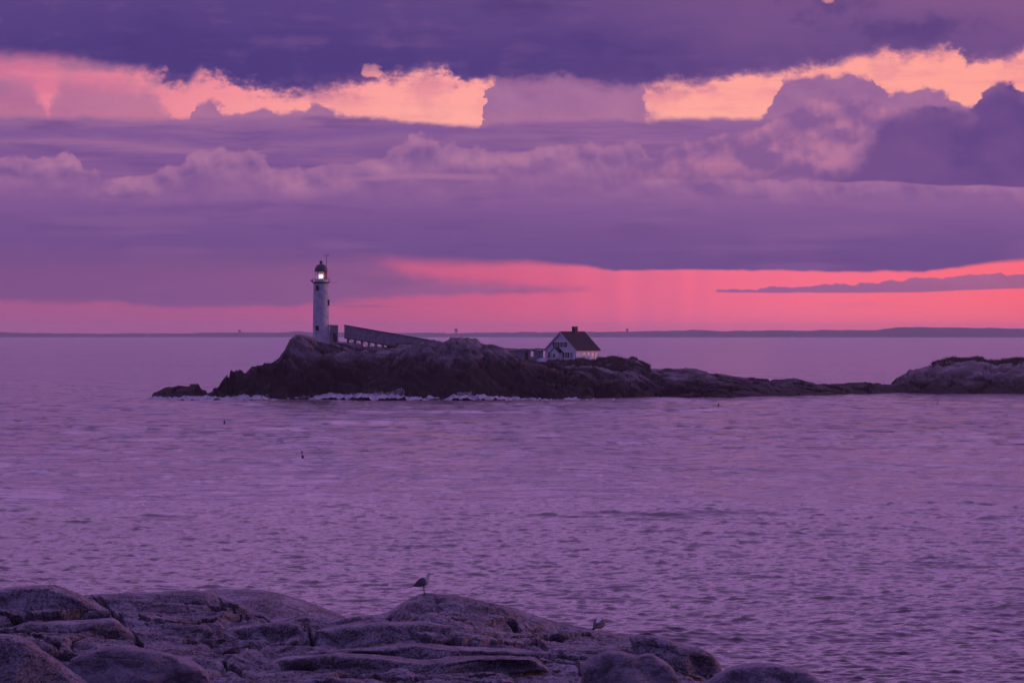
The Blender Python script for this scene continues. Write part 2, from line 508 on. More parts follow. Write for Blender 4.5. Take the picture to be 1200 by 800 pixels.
def perlin(x, y, seed=0):
    xi = np.floor(x); yi = np.floor(y)
    xf = x - xi; yf = y - yi
    u = xf * xf * xf * (xf * (xf * 6 - 15) + 10); v = yf * yf * yf * (yf * (yf * 6 - 15) + 10)
    def gr(a, b, fx, fy):
        t = _hash(xi + a, yi + b, seed) * 2 * np.pi
        return np.cos(t) * fx + np.sin(t) * fy
    n00 = gr(0, 0, xf, yf); n10 = gr(1, 0, xf - 1, yf); n01 = gr(0, 1, xf, yf - 1); n11 = gr(1, 1, xf - 1, yf - 1)
    return ((n00 * (1 - u) + n10 * u) * (1 - v) + (n01 * (1 - u) + n11 * u) * v) * 1.5


def fbm(x, y, oct=5, seed=0, gain=0.5, ridged=False):
    s = 0.0; a = 1.0; t = 0.0
    for i in range(oct):
        n = perlin(x * 2 ** i + 17.3 * i, y * 2 ** i - 9.1 * i, seed + i)
        s = s + a * ((1 - 2 * np.abs(n)) if ridged else n); t += a; a *= gain
    return s / t


def worley(x, y, seed=0, tilt=False):
    xi = np.floor(x); yi = np.floor(y)
    f1 = np.full(x.shape, 9.0); f2 = np.full(x.shape, 9.0); cid = np.zeros(x.shape); til = np.zeros(x.shape)
    for a in (-1, 0, 1):
        for b in (-1, 0, 1):
            jx = _hash(xi + a, yi + b, seed); jy = _hash(xi + a, yi + b, seed + 57)
            d = np.hypot(xi + a + jx - x, yi + b + jy - y)
            c = _hash(xi + a, yi + b, seed + 91)
            m = d < f1
            if tilt:
                t = c * 61.7
                til = np.where(m, (x - xi - a - jx) * np.cos(t) + (y - yi - b - jy) * np.sin(t), til)
            f2 = np.where(m, f1, np.minimum(f2, d)); cid = np.where(m, c, cid); f1 = np.where(m, d, f1)
    return (f1, f2, cid, til) if tilt else (f1, f2, cid)


def sstep(x, a, b):
    t = np.clip((x - a) / (b - a), 0, 1)
    return t * t * (3 - 2 * t)


def seg_d(px, py, pts):
    """signed-less distance to a polyline (arrays px, py)"""
    d = np.full(px.shape, 1e9)
    for (ax, ay), (bx, by) in zip(pts[:-1], pts[1:]):
        vx, vy = bx - ax, by - ay
        t = np.clip(((px - ax) * vx + (py - ay) * vy) / (vx * vx + vy * vy + 1e-9), 0, 1)
        d = np.minimum(d, np.hypot(px - ax - t * vx, py - ay - t * vy))
    return d


# ------------------------------------------------------------------ materials
def new_mat(name):
    m = bpy.data.materials.new(name); m.use_nodes = True
    nt = m.node_tree; nt.nodes.clear()
    gg = G(nt)
    b = gg.node('ShaderNodeBsdfPrincipled'); o = gg.node('ShaderNodeOutputMaterial')
    nt.links.new(b.outputs[0], o.inputs['Surface'])
    return m, gg, b


def bump(gg, b, h, strength, dist):
    n = gg.node('ShaderNodeBump'); n.inputs['Strength'].default_value = strength; n.inputs['Distance'].default_value = dist
    gg.link(h, n.inputs['Height'])
    gg.nt.links.new(n.outputs[0], b.inputs['Normal'])


def simple_mat(name, col, col2=None, rough=0.7, scale=3.0, bstr=0.3, bdist=0.01, metallic=0.0, detail=5.0):
    m, gg, b = new_mat(name)
    tcn = gg.node('ShaderNodeTexCoord'); pos = E(gg, tcn.outputs['Object'])
    n = gg.noise(pos, scale, detail, 0.6)
    c = gg.mix(col, col2 or tuple(x * 0.7 for x in col), gg.ss(n, 0.35, 0.68))
    gg.link(c, b.inputs['Base Color'])
    b.inputs['Roughness'].default_value = rough
    b.inputs['Metallic'].default_value = metallic
    if bstr: bump(gg, b, n, bstr, bdist)
    return m


def rock_mat(name, light, mid, dark, weed=None, weed_z=(3.0, 6.0), scale=1.0, bdist=0.1, speck=0.5):
    m, gg, b = new_mat(name)
    tcn = gg.node('ShaderNodeNewGeometry'); pos = E(gg, tcn.outputs['Position'])
    x, y, z = gg.sep(pos)
    n1 = gg.noise(pos, 0.35 * scale, 6.0, 0.6)
    n2 = gg.noise(gg.vmul(pos, (1.0, 1.0, 3.0)), 1.6 * scale, 6.0, 0.65)
    n3 = gg.noise(pos, 9.0 * scale, 3.0, 0.6)
    vc = gg.voro(gg.vadd(pos, gg.vec(n1 * 1.5, n2, 0.0)), 0.55 * scale, 0.0, 0.5, feature='DISTANCE_TO_EDGE')
    c = gg.mix(mid, light, gg.ss(n1, 0.42, 0.66))
    c = gg.mix(c, dark, gg.ss(n2, 0.52, 0.72) * 0.8)
    n4 = gg.noise(gg.vadd(pos, (3.0, 5.0, 1.0)), 3.4 * scale, 5.0, 0.7)
    c = gg.mix(c, dark, gg.ss(n4, 0.50, 0.66) * speck)
    c = gg.mix(c, dark, gg.ss(n3, 0.50, 0.62) * speck)
    c = gg.mix(c, light, gg.ss(n3, 0.46, 0.36) * speck * 0.8)
    if weed:
        zz = z + (n1 - 0.5) * 8.0 + (n2 - 0.5) * 3.0 + gg.ss(x, 2.0, 24.0) * 4.6
        c = gg.mix(weed, c, gg.ss(zz, weed_z[0], weed_z[1]))
    gg.link(c, b.inputs['Base Color'])
    b.inputs['Roughness'].default_value = 0.85
    b.inputs['Specular IOR Level'].default_value = 0.25
    h = n2 * 0.7 + n3 * 0.35 + n4 * 0.5 + gg.ss(vc, 0.0, 0.05) * 0.35
    bump(gg, b, h, 0.9, bdist)
    return m


MAT = {}
MAT['rock_far'] = rock_mat('island_rock', (0.27, 0.24, 0.255), (0.135, 0.112, 0.116), (0.026, 0.020, 0.020),
                           weed=(0.020, 0.013, 0.012), weed_z=(6.0, 11.6), scale=0.8, bdist=0.28, speck=0.25)
MAT['rock_near'] = rock_mat('shore_rock', (0.37, 0.335, 0.36), (0.21, 0.182, 0.195), (0.030, 0.023, 0.024), scale=2.6, bdist=0.10, speck=0.6)
MAT['boulder'] = rock_mat('boulder_rock', (0.27, 0.245, 0.275), (0.205, 0.18, 0.20), (0.10, 0.083, 0.09), scale=3.0, bdist=0.05, speck=0.5)
MAT['stone_white'] = simple_mat('whitewashed_stone', (0.60, 0.59, 0.62), (0.42, 0.41, 0.43), 0.8, 1.4, 0.4, 0.03)
MAT['white'] = simple_mat('white_boards', (0.82, 0.81, 0.84), (0.72, 0.71, 0.73), 0.7, 1.0, 0.2, 0.01)
MAT['white_trim'] = simple_mat('white_trim', (0.80, 0.80, 0.80), (0.72, 0.72, 0.72), 0.6, 2.0, 0.1, 0.01)
MAT['black_metal'] = simple_mat('black_metal', (0.025, 0.024, 0.026), (0.05, 0.045, 0.045), 0.5, 4.0, 0.2, 0.01)
MAT['grey_wood'] = simple_mat('weathered_boards', (0.27, 0.25, 0.27), (0.18, 0.165, 0.175), 0.85, 1.2, 0.3, 0.02)
MAT['grey_wall'] = simple_mat('grey_wall', (0.27, 0.26, 0.27), (0.19, 0.18, 0.19), 0.85, 1.0, 0.3, 0.02)
MAT['dark_wood'] = simple_mat('dark_timber', (0.05, 0.042, 0.04), (0.03, 0.026, 0.025), 0.85, 2.0, 0.3, 0.01)
MAT['roof'] = simple_mat('brown_shingles', (0.020, 0.010, 0.011), (0.012, 0.007, 0.008), 0.9, 1.6, 0.4, 0.03)
MAT['brick'] = simple_mat('chimney_brick', (0.10, 0.055, 0.05), (0.06, 0.035, 0.032), 0.9, 3.0, 0.4, 0.02)
MAT['shutter'] = simple_mat('dark_shutter', (0.03, 0.028, 0.032), (0.02, 0.018, 0.02), 0.7, 3.0, 0.1, 0.01)
MAT['foam'] = simple_mat('sea_foam', (0.46, 0.46, 0.50), (0.20, 0.20, 0.23), 0.8, 0.9, 0.6, 0.2)
MAT['grass'] = simple_mat('dry_grass', (0.050, 0.040, 0.022), (0.032, 0.036, 0.018), 0.9, 0.5, 0.0)
MAT['coast'] = simple_mat('coast_woods', (0.11, 0.115, 0.095), (0.08, 0.085, 0.07), 0.95, 0.02, 0.0)
MAT['gull_white'] = simple_mat('white_feathers', (0.62, 0.60, 0.60), (0.48, 0.47, 0.48), 0.8, 30.0, 0.2, 0.003)
MAT['gull_grey'] = simple_mat('grey_feathers', (0.13, 0.125, 0.14), (0.08, 0.078, 0.088), 0.8, 25.0, 0.3, 0.004)
MAT['gull_black'] = simple_mat('black_feathers', (0.018, 0.017, 0.018), (0.03, 0.028, 0.03), 0.8, 25.0, 0.2, 0.003)
MAT['beak'] = simple_mat('yellow_beak', (0.60, 0.36, 0.04), (0.45, 0.22, 0.05), 0.5, 20.0, 0.1, 0.002)
MAT['leg'] = simple_mat('pink_legs', (0.35, 0.22, 0.20), (0.25, 0.16, 0.15), 0.6, 20.0, 0.1, 0.002)
MAT['buoy_white'] = simple_mat('buoy_white', (0.70, 0.68, 0.64), (0.5, 0.48, 0.45), 0.6, 6.0, 0.1, 0.01)
MAT['buoy_dark'] = simple_mat('buoy_dark', (0.02, 0.018, 0.02), (0.04, 0.03, 0.03), 0.6, 6.0, 0.1, 0.01)
MAT['buoy_red'] = simple_mat('buoy_red', (0.22, 0.02, 0.02), (0.14, 0.02, 0.02), 0.6, 6.0, 0.1, 0.01)


def glass_mat():
    m, gg, b = new_mat('window_glass')
    b.inputs['Base Color'].default_value = (0.015, 0.014, 0.02, 1)
    b.inputs['Roughness'].default_value = 0.08
    tcn = gg.node('ShaderNodeTexCoord')
    bump(gg, b, gg.noise(E(gg, tcn.outputs['Object']), 0.8, 2.0), 0.05, 0.02)
    return m


def lantern_glass():
    m, gg, b = new_mat('lantern_glass')
    b.inputs['Base Color'].default_value = (0.95, 0.95, 0.97, 1)
    b.inputs['Transmission Weight'].default_value = 0.90
    b.inputs['Roughness'].default_value = 0.25
    b.inputs['IOR'].default_value = 1.15
    return m


def red_glass():
    m, gg, b = new_mat('red_glass')
    b.inputs['Base Color'].default_value = (0.75, 0.10, 0.06, 1)
    b.inputs['Roughness'].default_value = 0.5
    b.inputs['Transmission Weight'].default_value = 0.6
    b.inputs['IOR'].default_value = 1.1
    return m


def lamp_mat():
    m, gg, b = new_mat('lit_lens')
    b.inputs['Base Color'].default_value = (0.9, 0.9, 0.9, 1)
    b.inputs['Emission Color'].default_value = (1.0, 0.84, 0.80, 1)
    b.inputs['Emission Strength'].default_value = 90.0
    return m


def lens_mat():
    m, gg, b = new_mat('lens_prisms')
    b.inputs['Base Color'].default_value = (0.95, 0.93, 0.93, 1)
    b.inputs['Transmission Weight'].default_value = 1.0
    b.inputs['Roughness'].default_value = 0.40
    b.inputs['IOR'].default_value = 1.12
    return m


MAT['glass'] = glass_mat(); MAT['lantern_glass'] = lantern_glass(); MAT['red_glass'] = red_glass(); MAT['lamp'] = lamp_mat(); MAT['lens'] = lens_mat()


def sea_mat():
    m, gg, b = new_mat('sea_water')
    geo = gg.node('ShaderNodeNewGeometry'); pos = E(gg, geo.outputs['Position'])
    x, y, z = gg.sep(pos)
    w1 = gg.noise(gg.vmul(pos, (0.30, 1.0, 1.0)), 0.45, 4.0, 0.58, 0.3)
    w2 = gg.noise(gg.vmul(pos, (0.5, 1.0, 1.0)), 2.2, 3.0, 0.6)
    far = gg.ss(y, 230.0, 620.0)
    big = gg.noise(gg.vmul(pos, (0.25, 1.0, 1.0)), 0.012, 3.0, 0.5)
    w3 = gg.noise(gg.vmul(pos, (0.35, 1.0, 1.0)), 0.11, 4.0, 0.6, 0.4)
    h = w1 * (far * 0.95 + 0.05) + w2 * 0.09 + w3 * (far * 2.8)
    paws = gg.noise(gg.vmul(pos, (0.36, 0.085, 1.0)), 1.0, 4.0, 0.6)           # gusts roughening the water in short lanes
    lanes = gg.noise(gg.vmul(pos, (0.010, 0.022, 1.0)), 1.0, 3.0, 0.55)
    gust = 0.35 + gg.ss(paws, 0.48, 0.66) * 1.7 * far + (1.0 - far) * 0.45 + gg.ss(lanes, 0.45, 0.7) * 0.5
    n = gg.node('ShaderNodeBump'); n.inputs['Strength'].default_value = 1.0
    gg.link(h, n.inputs['Height']); gg.link((big * 0.9 + 0.25) * gust, n.inputs['Distance'])
    gg.nt.links.new(n.outputs[0], b.inputs['Normal'])
    b.inputs['Base Color'].default_value = (0.010, 0.009, 0.022, 1)
    b.inputs['Roughness'].default_value = 0.12
    b.inputs['IOR'].default_value = 1.333
    return m


MAT['sea'] = sea_mat()


# ------------------------------------------------------------------ the sea
def wave_tile(L, N, lmin, lmax, slope, seed, ang, spread):
    r = np.random.default_rng(seed)
    k = np.fft.fftfreq(N, L / N) * 2 * np.pi
    kx, ky = np.meshgrid(k, k)
    kk = np.hypot(kx, ky); kk[0, 0] = 1e-6
    lam = 2 * np.pi / kk
    S = kk ** -3.2 * np.exp(-(lmin / lam) ** 4 * 0.7) * np.exp(-(lam / lmax) ** 4)
    c = np.abs((kx * math.cos(ang) + ky * math.sin(ang)) / kk)
    S = S * (0.12 + c ** spread)
    S[0, 0] = 0
    F = (r.normal(size=(N, N)) + 1j * r.normal(size=(N, N))) * np.sqrt(S)
    h = np.real(np.fft.ifft2(F))
    gy, gx = np.gradient(h, L / N)
    return h * slope / math.sqrt((gx ** 2 + gy ** 2).mean())


def tile_at(t, L, x, y, rot):
    N = t.shape[0]
    c, s = math.cos(rot), math.sin(rot)
    u = (x * c - y * s) / L * N; v = (x * s + y * c) / L * N
    i = np.floor(u).astype(int); j = np.floor(v).astype(int)
    fu = u - i; fv = v - j
    i %= N; j %= N; i2 = (i + 1) % N; j2 = (j + 1) % N
    return (t[j, i] * (1 - fu) + t[j, i2] * fu) * (1 - fv) + (t[j2, i] * (1 - fu) + t[j2, i2] * fu) * fv


def sea_height(x, y, D):
    h = np.zeros_like(x)
    dy = np.where(D < 350, 0.25, 0.5) * D * D / (K * EYE)
    for n, (t, L, rot, lmin) in enumerate(WAVES):
        w = 1 - sstep(dy, lmin * 0.7, lmin * 3.0)
        q = tile_at(t, L, x, y, rot); sd = t.std()
        h += (q + 0.10 * (q * q / sd - sd)) * w          # crests a little sharper than troughs
    return h


WAVES = [(wave_tile(420, 512, 5.5, 32, 0.050, 1, math.pi / 2 + 0.2, 10), 420, 0.05, 7.0),
         (wave_tile(97, 512, 1.1, 3.2, 0.080, 2, math.pi / 2 - 0.15, 14), 97, -0.08, 1.7),
         (wave_tile(43, 512, 0.38, 1.15, 0.150, 3, math.pi / 2 + 0.05, 14), 43, 0.10, 0.75),
         (wave_tile(59, 512, 0.38, 1.15, 0.120, 4, math.pi / 2 - 0.1, 10), 59, -0.22, 0.75)]


def build_sea():
    R_END = 13000.0
    rows = EYE * K / np.concatenate([np.arange(EYE * K / 150.0, EYE * K / 350.0, -0.25), np.arange(EYE * K / 350.0 - 0.4, EYE * K / 1700.0, -0.5)])
    rad = np.concatenate([[3.0, 20, 50, 80, 105, 125], rows, np.geomspace(1750, R_END, 40)])
    dense = np.radians(np.linspace(-8.0, 8.0, 390))
    side = np.radians(np.linspace(8.0, 352.0, 72))[1:]
    ang = np.concatenate([dense, side])
    A, Rr = np.meshgrid(ang, rad)
    X = Rr * np.sin(A); Y = Rr * np.cos(A)
    Z = sea_height(X, Y, Rr)
    fade = (1 - sstep(Rr, 1500, 1800)) * (1 - sstep(np.abs(np.where(A > np.pi, A - 2 * np.pi, A)), math.radians(8.0), math.radians(8.4)))
    Z = Z * fade
    me = grid_mesh('sea', X, Y, Z)
    return tag(mesh_obj('sea', me, MAT['sea']), kind='structure')


build_sea()

# ------------------------------------------------------------------ the far coast
CD = 10000.0
def build_coast():
    pts = [(-6000, 388), (-400, 389.5), (-100, 390), (0, 390), (40, 390.3), (100, 391), (170, 391), (240, 390.3), (280, 389.6), (350, 389.0),
           (420, 389.8), (500, 390.2), (600, 389.4), (700, 389), (740, 388.6), (790, 387), (815, 386.4), (850, 388), (880, 387.5),
           (930, 387), (950, 387.8), (1000, 386.5), (1030, 387), (1042, 385.3), (1065, 383.6), (1090, 383.2), (1130, 384), (1200, 385),
           (1400, 386), (2200, 385), (7000, 388)]
    px = np.concatenate([np.linspace(-4200, -60, 300), np.arange(-59, 1260, 0.55), np.linspace(1262, 5400, 300)])
    py = np.interp(px, [p[0] for p in pts], [p[1] for p in pts])
    top = EYE + (YH - py) * CD / K
    tx = (px - 600) / K * CD
    tree = fbm(tx / 90, tx * 0, 4, 5) * 5.0 + np.abs(fbm(tx / 16, tx * 0 + 3, 3, 8)) * 4.5
    depth = np.array([0, 15, 30, 60, 120, 220, 340, 460.0])
    frac = np.array([-0.05, 0.05, 0.30, 0.62, 1.0, 0.95, 0.6, -0.1])
    X = np.tile(tx, (len(depth), 1)); Y = CD + depth[:, None] + 0 * X
    Y = Y - np.abs(X) ** 2 / 26000.0 * 1.0
    Z = frac[:, None] * top[None, :] + (frac[:, None] > 0.5) * tree[None, :] * (0.6 + 0.4 * np.sin(depth[:, None] + tx / 30))
    me = grid_mesh('coast', X, Y, Z)
    return tag(mesh_obj('coast', me, MAT['coast']), kind='structure')


build_coast()
CDT = 10110.0


# ------------------------------------------------------------------ the island
def X_(px, D): return (px - 600.0) / K * D
def Z_(py, D): return EYE + (YH - py) / K * D


def ridge(px, y, crest, yc, yf, yb, p_front, x0, x1):
    """height field of one rock mass: crest given as photograph points at depth yc, feet at yf and yb"""
    cx = [c[0] for c in crest]
    yci = np.interp(px, *zip(*yc)); yfi = np.interp(px, *zip(*yf)); ybi = np.interp(px, *zip(*yb))
    zc = Z_(np.interp(px, cx, [c[1] for c in crest]), yci)
    t = (y - yfi) / (yci - yfi)
    front = np.where(t < 0, t * 4.0, 1 - np.power(np.clip(1 - t, 0, 1), p_front))
    tb = (y - yci) / (ybi - yci)
    back = np.where(tb > 1, 1 - tb, 1 - np.power(np.clip(tb, 0, 1), 2.2))
    s = np.where(y < yci, front, back)
    z = np.where(s > 0, zc * s, s * 6.0)
    z = np.where((px < x0) | (px > x1), -6.0, z)
    return z


def island_height(x, y, full=False):
    px = 600 + K * x / y
    # headland with the tower
    F1 = ridge(px, y,
               [(236, 475), (243, 463), (252, 460), (262, 454), (270, 446), (278, 442), (290, 438.5), (297, 433), (302, 431), (307, 432), (315, 427),
                (320, 424.5), (328, 419), (334, 411), (338, 404), (345, 398), (355, 394), (366, 394), (372, 399), (388, 401), (400, 402.5), (415, 404),
                (430, 405.5), (450, 405.5), (465, 404.5), (480, 403.5), (500, 404), (525, 408), (560, 414), (600, 422), (640, 424)],
               [(236, 905), (330, 915), (376, 922), (450, 926), (640, 930)],
               [(236, 898), (255, 893), (300, 884), (340, 878), (400, 886), (480, 882), (640, 886)],
               [(236, 918), (300, 940), (376, 968), (640, 985)], 2.1, 230, 660)
    # rounded dome in front
    F2 = ridge(px, y,
               [(430, 440), (455, 424), (480, 409), (500, 402.5), (515, 402.5), (530, 400), (540, 398.6), (548, 398), (560, 400), (570, 403.5), (580, 406),
                (590, 409), (598, 414), (604, 419), (612, 424), (620, 430), (630, 436), (640, 443), (655, 449), (672, 453), (690, 459), (700, 468)],
               [(430, 900), (540, 902), (640, 899), (700, 893)],
               [(430, 881), (480, 880), (550, 881), (600, 889), (690, 888), (700, 889)],
               [(430, 920), (540, 928), (640, 918), (700, 905)], 2.4, 425, 702)
    # low plateau with the house and the tail to the right
    F3 = ridge(px, y,
               [(560, 424), (590, 422), (640, 421.6), (665, 421.4), (690, 421), (720, 421.5), (740, 422.5), (750, 424.5), (757, 429), (764, 433), (790, 434.5),
                (815, 434.5), (820, 436), (835, 438.5), (840, 437.5), (846, 439), (860, 442), (880, 444), (895, 446), (905, 445.3), (920, 447.2),
                (930, 446.4), (945, 449), (960, 450), (1000, 450), (1046, 451), (1075, 455), (1085, 470)],
               [(560, 935), (690, 938), (760, 942), (900, 945), (1000, 962), (1085, 968)],
               [(560, 900), (690, 893), (860, 904), (985, 928), (1000, 948), (1085, 954)],
               [(560, 985), (760, 985), (900, 975), (1000, 974), (1085, 980)], 1.9, 555, 1090)
    # the terrace stays flat round the house
    # knoll at the right
    F4 = ridge(px, y,
               [(1036, 472), (1044, 452), (1048, 447), (1053, 444), (1062, 437.5), (1066, 434.5), (1080, 432), (1091, 428.5), (1097, 425), (1110, 423),
                (1125, 421.8), (1142, 421), (1152, 422), (1160, 424), (1166, 426), (1176, 425), (1186, 423), (1200, 422), (1230, 422), (1280, 434),
                (1320, 452), (1345, 472)],
               [(1030, 970), (1100, 985), (1345, 985)], [(1030, 952), (1345, 951)], [(1030, 990), (1100, 1020), (1345, 1020)], 2.3, 1034, 1350)
    # skerry at the left
    F5 = ridge(px, y,
               [(174, 475), (179, 462), (186, 460), (206, 453.4), (213, 452), (231, 450.8), (233, 453), (236, 459), (242, 461), (248, 475)],
               [(174, 905), (248, 905)], [(174, 896), (248, 896)], [(174, 914), (248, 914)], 2.4, 172, 250)
    # half-tide rock in front of the tail
    F6 = ridge(px, y, [(852, 480), (857, 467), (866, 464.8), (880, 464.6), (888, 467), (892, 480)],
               [(852, 899), (892, 899)], [(852, 893), (892, 893)], [(852, 905), (892, 905)], 2.0, 850, 893)
    base = np.maximum.reduce([F1, F2, F3, F4, F5, F6])
    # relief: tilted strata, blocks, cracks
    amp = 0.25 + 0.75 * sstep(np.minimum(F1, 30), -2, 6)
    wx = x + fbm(x / 9, y / 9, 3, 21) * 4.0; wy = y + fbm(x / 9, y / 9, 3, 31) * 4.0
    f1, f2, cid, til = worley(wx / 6.0 + base * 0.10, wy / 9.0 + base * 0.12, 3, True)
    blocks = (cid - 0.5) * 0.9 + til * 3.4 - 1.3 * (1 - sstep(f2 - f1, 0.0, 0.14))
    g1, g2, cid2, til2 = worley(wx / 2.2 + base * 0.35, wy / 3.0 + base * 0.3, 9, True)
    blocks2 = (cid2 - 0.5) * 0.45 + til2 * 0.6 - 0.25 * (1 - sstep(g2 - g1, 0.0, 0.16))
    strat = fbm((x * 0.86 + base * 1.1) / 1.6, (y + x * 0.3) / 7.0, 4, 41, 0.55, ridged=True) * 0.45
    rough = fbm(x / 3.0, y / 3.0, 6, 51, 0.6) * 0.7
    big = fbm(x / 14, y / 10, 3, 61) * 1.1
    inside = sstep(base, -1.0, 2.0)
    cz = np.where(y > 912, 0.45, 1.0)
    cz = (1 - 0.62 * sstep(y, 893, 918)) * np.where(px < 250, 0.45, 1.0)
    dome = sstep(F2 - np.maximum(F1, F3), -1.0, 1.0)
    k = inside * cz
    rel = k * (blocks * 1.4 * (1 - 0.75 * dome) + blocks2 * 1.9 * (1 - 0.4 * dome) + strat * 1.4 + rough * 0.8 + big * (1 - 0.5 * dome)) - 0.25 * k
    rel = np.where(rel > 0, rel * (1 - 0.5 * sstep(y, 895, 918)), rel)
    z = base + rel
    # level ground under the buildings
    for (cx, cy, r, zz) in LEVEL:
        d = np.hypot(x - cx, y - cy)
        w = 1 - sstep(d, r, r + 4.0)
        z = z * (1 - w) + np.minimum(z, zz) * w
        w2 = 1 - sstep(d, r * 0.75, r + 1.5)
        z = z * (1 - w2) + zz * w2
        rel = rel * (1 - w)
    return (z, rel) if full else z


TOWER_D = 923.0
TOWER = at(376.2, 403.5, TOWER_D)
HOUSE_D = 934.0
HOUSE = at(671, 421.3, HOUSE_D)
RUIN = at(614.5, 421.3, 931.0)
LEVEL = [(TOWER.x, TOWER.y, 2.0, TOWER.z), (HOUSE.x, HOUSE.y, 6.5, HOUSE.z), (RUIN.x, RUIN.y, 5.0, RUIN.z)]


def build_island():
    xs = np.concatenate([np.arange(-84, 122, 0.21), np.arange(122, 160, 0.8)])
    ys = np.concatenate([np.arange(872, 935, 0.34), np.arange(935, 960, 0.6), np.arange(960, 1030, 2.0)])
    X, Y = np.meshgrid(xs, ys)
    Z, rel = island_height(X, Y, True)
    Y = Y - 0.8 * rel                       # ledges lean out, cracks go in
    me = grid_mesh('island', X, Y, Z, keep=Z > -1.2)
    return tag(mesh_obj('island', me, MAT['rock_far']), kind='structure')


build_island()


def ground_z(x, y):
    return float(island_height(np.array([[x]], float), np.array([[y]], float))[0, 0])


# ------------------------------------------------------------------ surf at the island's foot
def build_surf():
    xs = np.arange(-82, 22, 0.22); ys = np.arange(862, 906, 0.30)
    X, Y = np.meshgrid(xs, ys)
    land = island_height(X, Y)
    px = 600 + K * X / Y
    near = np.exp(-np.clip(-land, 0, 50) * 0.10)              # land runs down as it leaves the shore
    where = np.interp(px, [170, 180, 240, 262, 300, 330, 360, 385, 470, 520, 540, 565, 600, 640, 690, 700],
                      [0.1, 0.35, 0.6, 0.45, 0.85, 0.2, 0.4, 1.1, 1.1, 0.25, 1.1, 0.85, 0.4, 0.2, 0.2, 0])
    n = fbm(X / 5.0, Y / 7.0, 5, 71, 0.6) + 0.5 * fbm(X / 1.3, Y / 2.0, 3, 77, 0.6)
    band = np.exp(-((land + 1.2) / 2.2) ** 2)
    band = np.maximum(band, 0.80 * np.exp(-((land + 8) / 8.0) ** 2))
    h = (band * where * 1.25 - 0.66 + n * 1.35)
    Z = np.clip(h, -1, 1) * 0.85 + 0.05 + np.clip(h, 0, 1) * np.abs(fbm(X / 0.8, Y / 0.8, 3, 81)) * 0.9
    me = grid_mesh('surf', X, Y, Z, keep=Z > 0.02)
    return tag(mesh_obj('surf', me, MAT['foam']), 'white surf breaking round the foot of the lighthouse island', 'surf', kind='stuff')


build_surf()


def build_spray():
    r = np.random.default_rng(5)
    v = []; f = []
    ico_v = [(0, 0, 1), (0, 0, -1), (1, 0, 0), (-1, 0, 0), (0, 1, 0), (0, -1, 0)]
    ico_f = [(0, 2, 4), (0, 4, 3), (0, 3, 5), (0, 5, 2), (1, 4, 2), (1, 3, 4), (1, 5, 3), (1, 2, 5)]
    # sheets thrown up: photograph polygons (px range, top row function)
    jets = [(438, 474, [(438, 460), (444, 459), (452, 460.5), (460, 459), (466, 456), (471, 453.5), (474, 458), (477, 464)], 466, 879.0, 700),
            (528, 556, [(528, 464), (534, 462), (537, 459.5), (545, 460), (551, 459), (555, 463)], 467, 879.0, 520),
            (398, 440, [(398, 465), (404, 461.5), (420, 461), (432, 462.5), (440, 462)], 467, 880.0, 700),
            (300, 316, [(300, 468), (308, 463.5), (314, 461), (316, 466)], 468, 880.0, 160),
            (346, 364, [(346, 468), (352, 464), (360, 462.5), (364, 466)], 468, 879.0, 180)]
    for (a, b, top, bot, D, n) in jets:
        for i in range(n * 2):
            px = r.uniform(a, b)
            tp = np.interp(px, [t[0] for t in top], [t[1] for t in top])
            py = bot - (bot - tp) * r.beta(1.3, 1.0)
            if math.sin(px * 2.1) + math.sin(px * 0.9 + 2) + r.normal() * 0.8 < -0.3: continue
            c = at(px + r.normal() * 0.4, py + r.normal() * 0.5, D + r.uniform(-1.5, 1.5))
            s = r.uniform(0.025, 0.10)
            o = len(v)
            for q in ico_v:
                v.append((c.x + q[0] * s * r.uniform(0.6, 1.7), c.y + q[1] * s, c.z + q[2] * s * r.uniform(0.6, 1.3)))
            f += [tuple(o + k for k in q) for q in ico_f]
    me = bpy.data.meshes.new('sea_spray'); me.from_pydata(v, [], f); me.update()
    return tag(mesh_obj('sea_spray', me, MAT['foam'], smooth=True), 'white spray thrown up where waves hit the dark rock', 'spray', kind='stuff')


build_spray()


# ------------------------------------------------------------------ grass and low scrub on the island
def build_grass(name, label, areas, seed, n):
    r = np.random.default_rng(seed)
    v = []; f = []
    for (pa, pb, da, db, h0, h1, share) in areas:
        m = int(n * share)
        px = r.uniform(pa, pb, m); D = r.uniform(da, db, m)
        x = (px - 600) / K * D
        z = island_height(x[:, None], D[:, None])[:, 0]
        clump = fbm(x / 2.5, D / 2.5, 3, seed)
        for i in range(m):
            if clump[i] < -0.25: continue
            if math.hypot(x[i] - HOUSE.x, D[i] - HOUSE.y) < 6.0 and D[i] > HOUSE.y - 5.5: continue
            h = r.uniform(h0, h1) * (1 + clump[i]); w = r.uniform(0.05, 0.14); a = r.uniform(0, math.pi)
            o = len(v)
            lx, ly = r.normal() * 0.15, r.normal() * 0.1
            dx_, dy_ = math.cos(a) * w, math.sin(a) * w
            zz = z[i] - 0.15
            v += [(x[i] - dx_, D[i] - dy_, zz), (x[i] + dx_, D[i] + dy_, zz), (x[i] + lx + dx_ * 0.5, D[i] + ly, zz + h * 0.7), (x[i] + lx * 1.7, D[i] + ly * 1.7, zz + h)]
            f += [(o, o + 1, o + 2), (o, o + 2, o + 3)]
    me = bpy.data.meshes.new(name); me.from_pydata(v, [], f); me.update()
    return tag(mesh_obj(name, me, MAT['grass']), label, 'grass', kind='stuff')


build_grass('grass', 'dark dry grass strip in front of the white house', [(642, 762, 921, 941, 0.35, 0.9, 1.0)], 3, 16000)
build_grass('grass', 'dark scrub fringe on top of the right rocky knoll', [(1092, 1200, 976, 992, 0.3, 0.9, 0.75), (1160, 1240, 976, 995, 0.4, 1.0, 0.25)], 4, 9000)


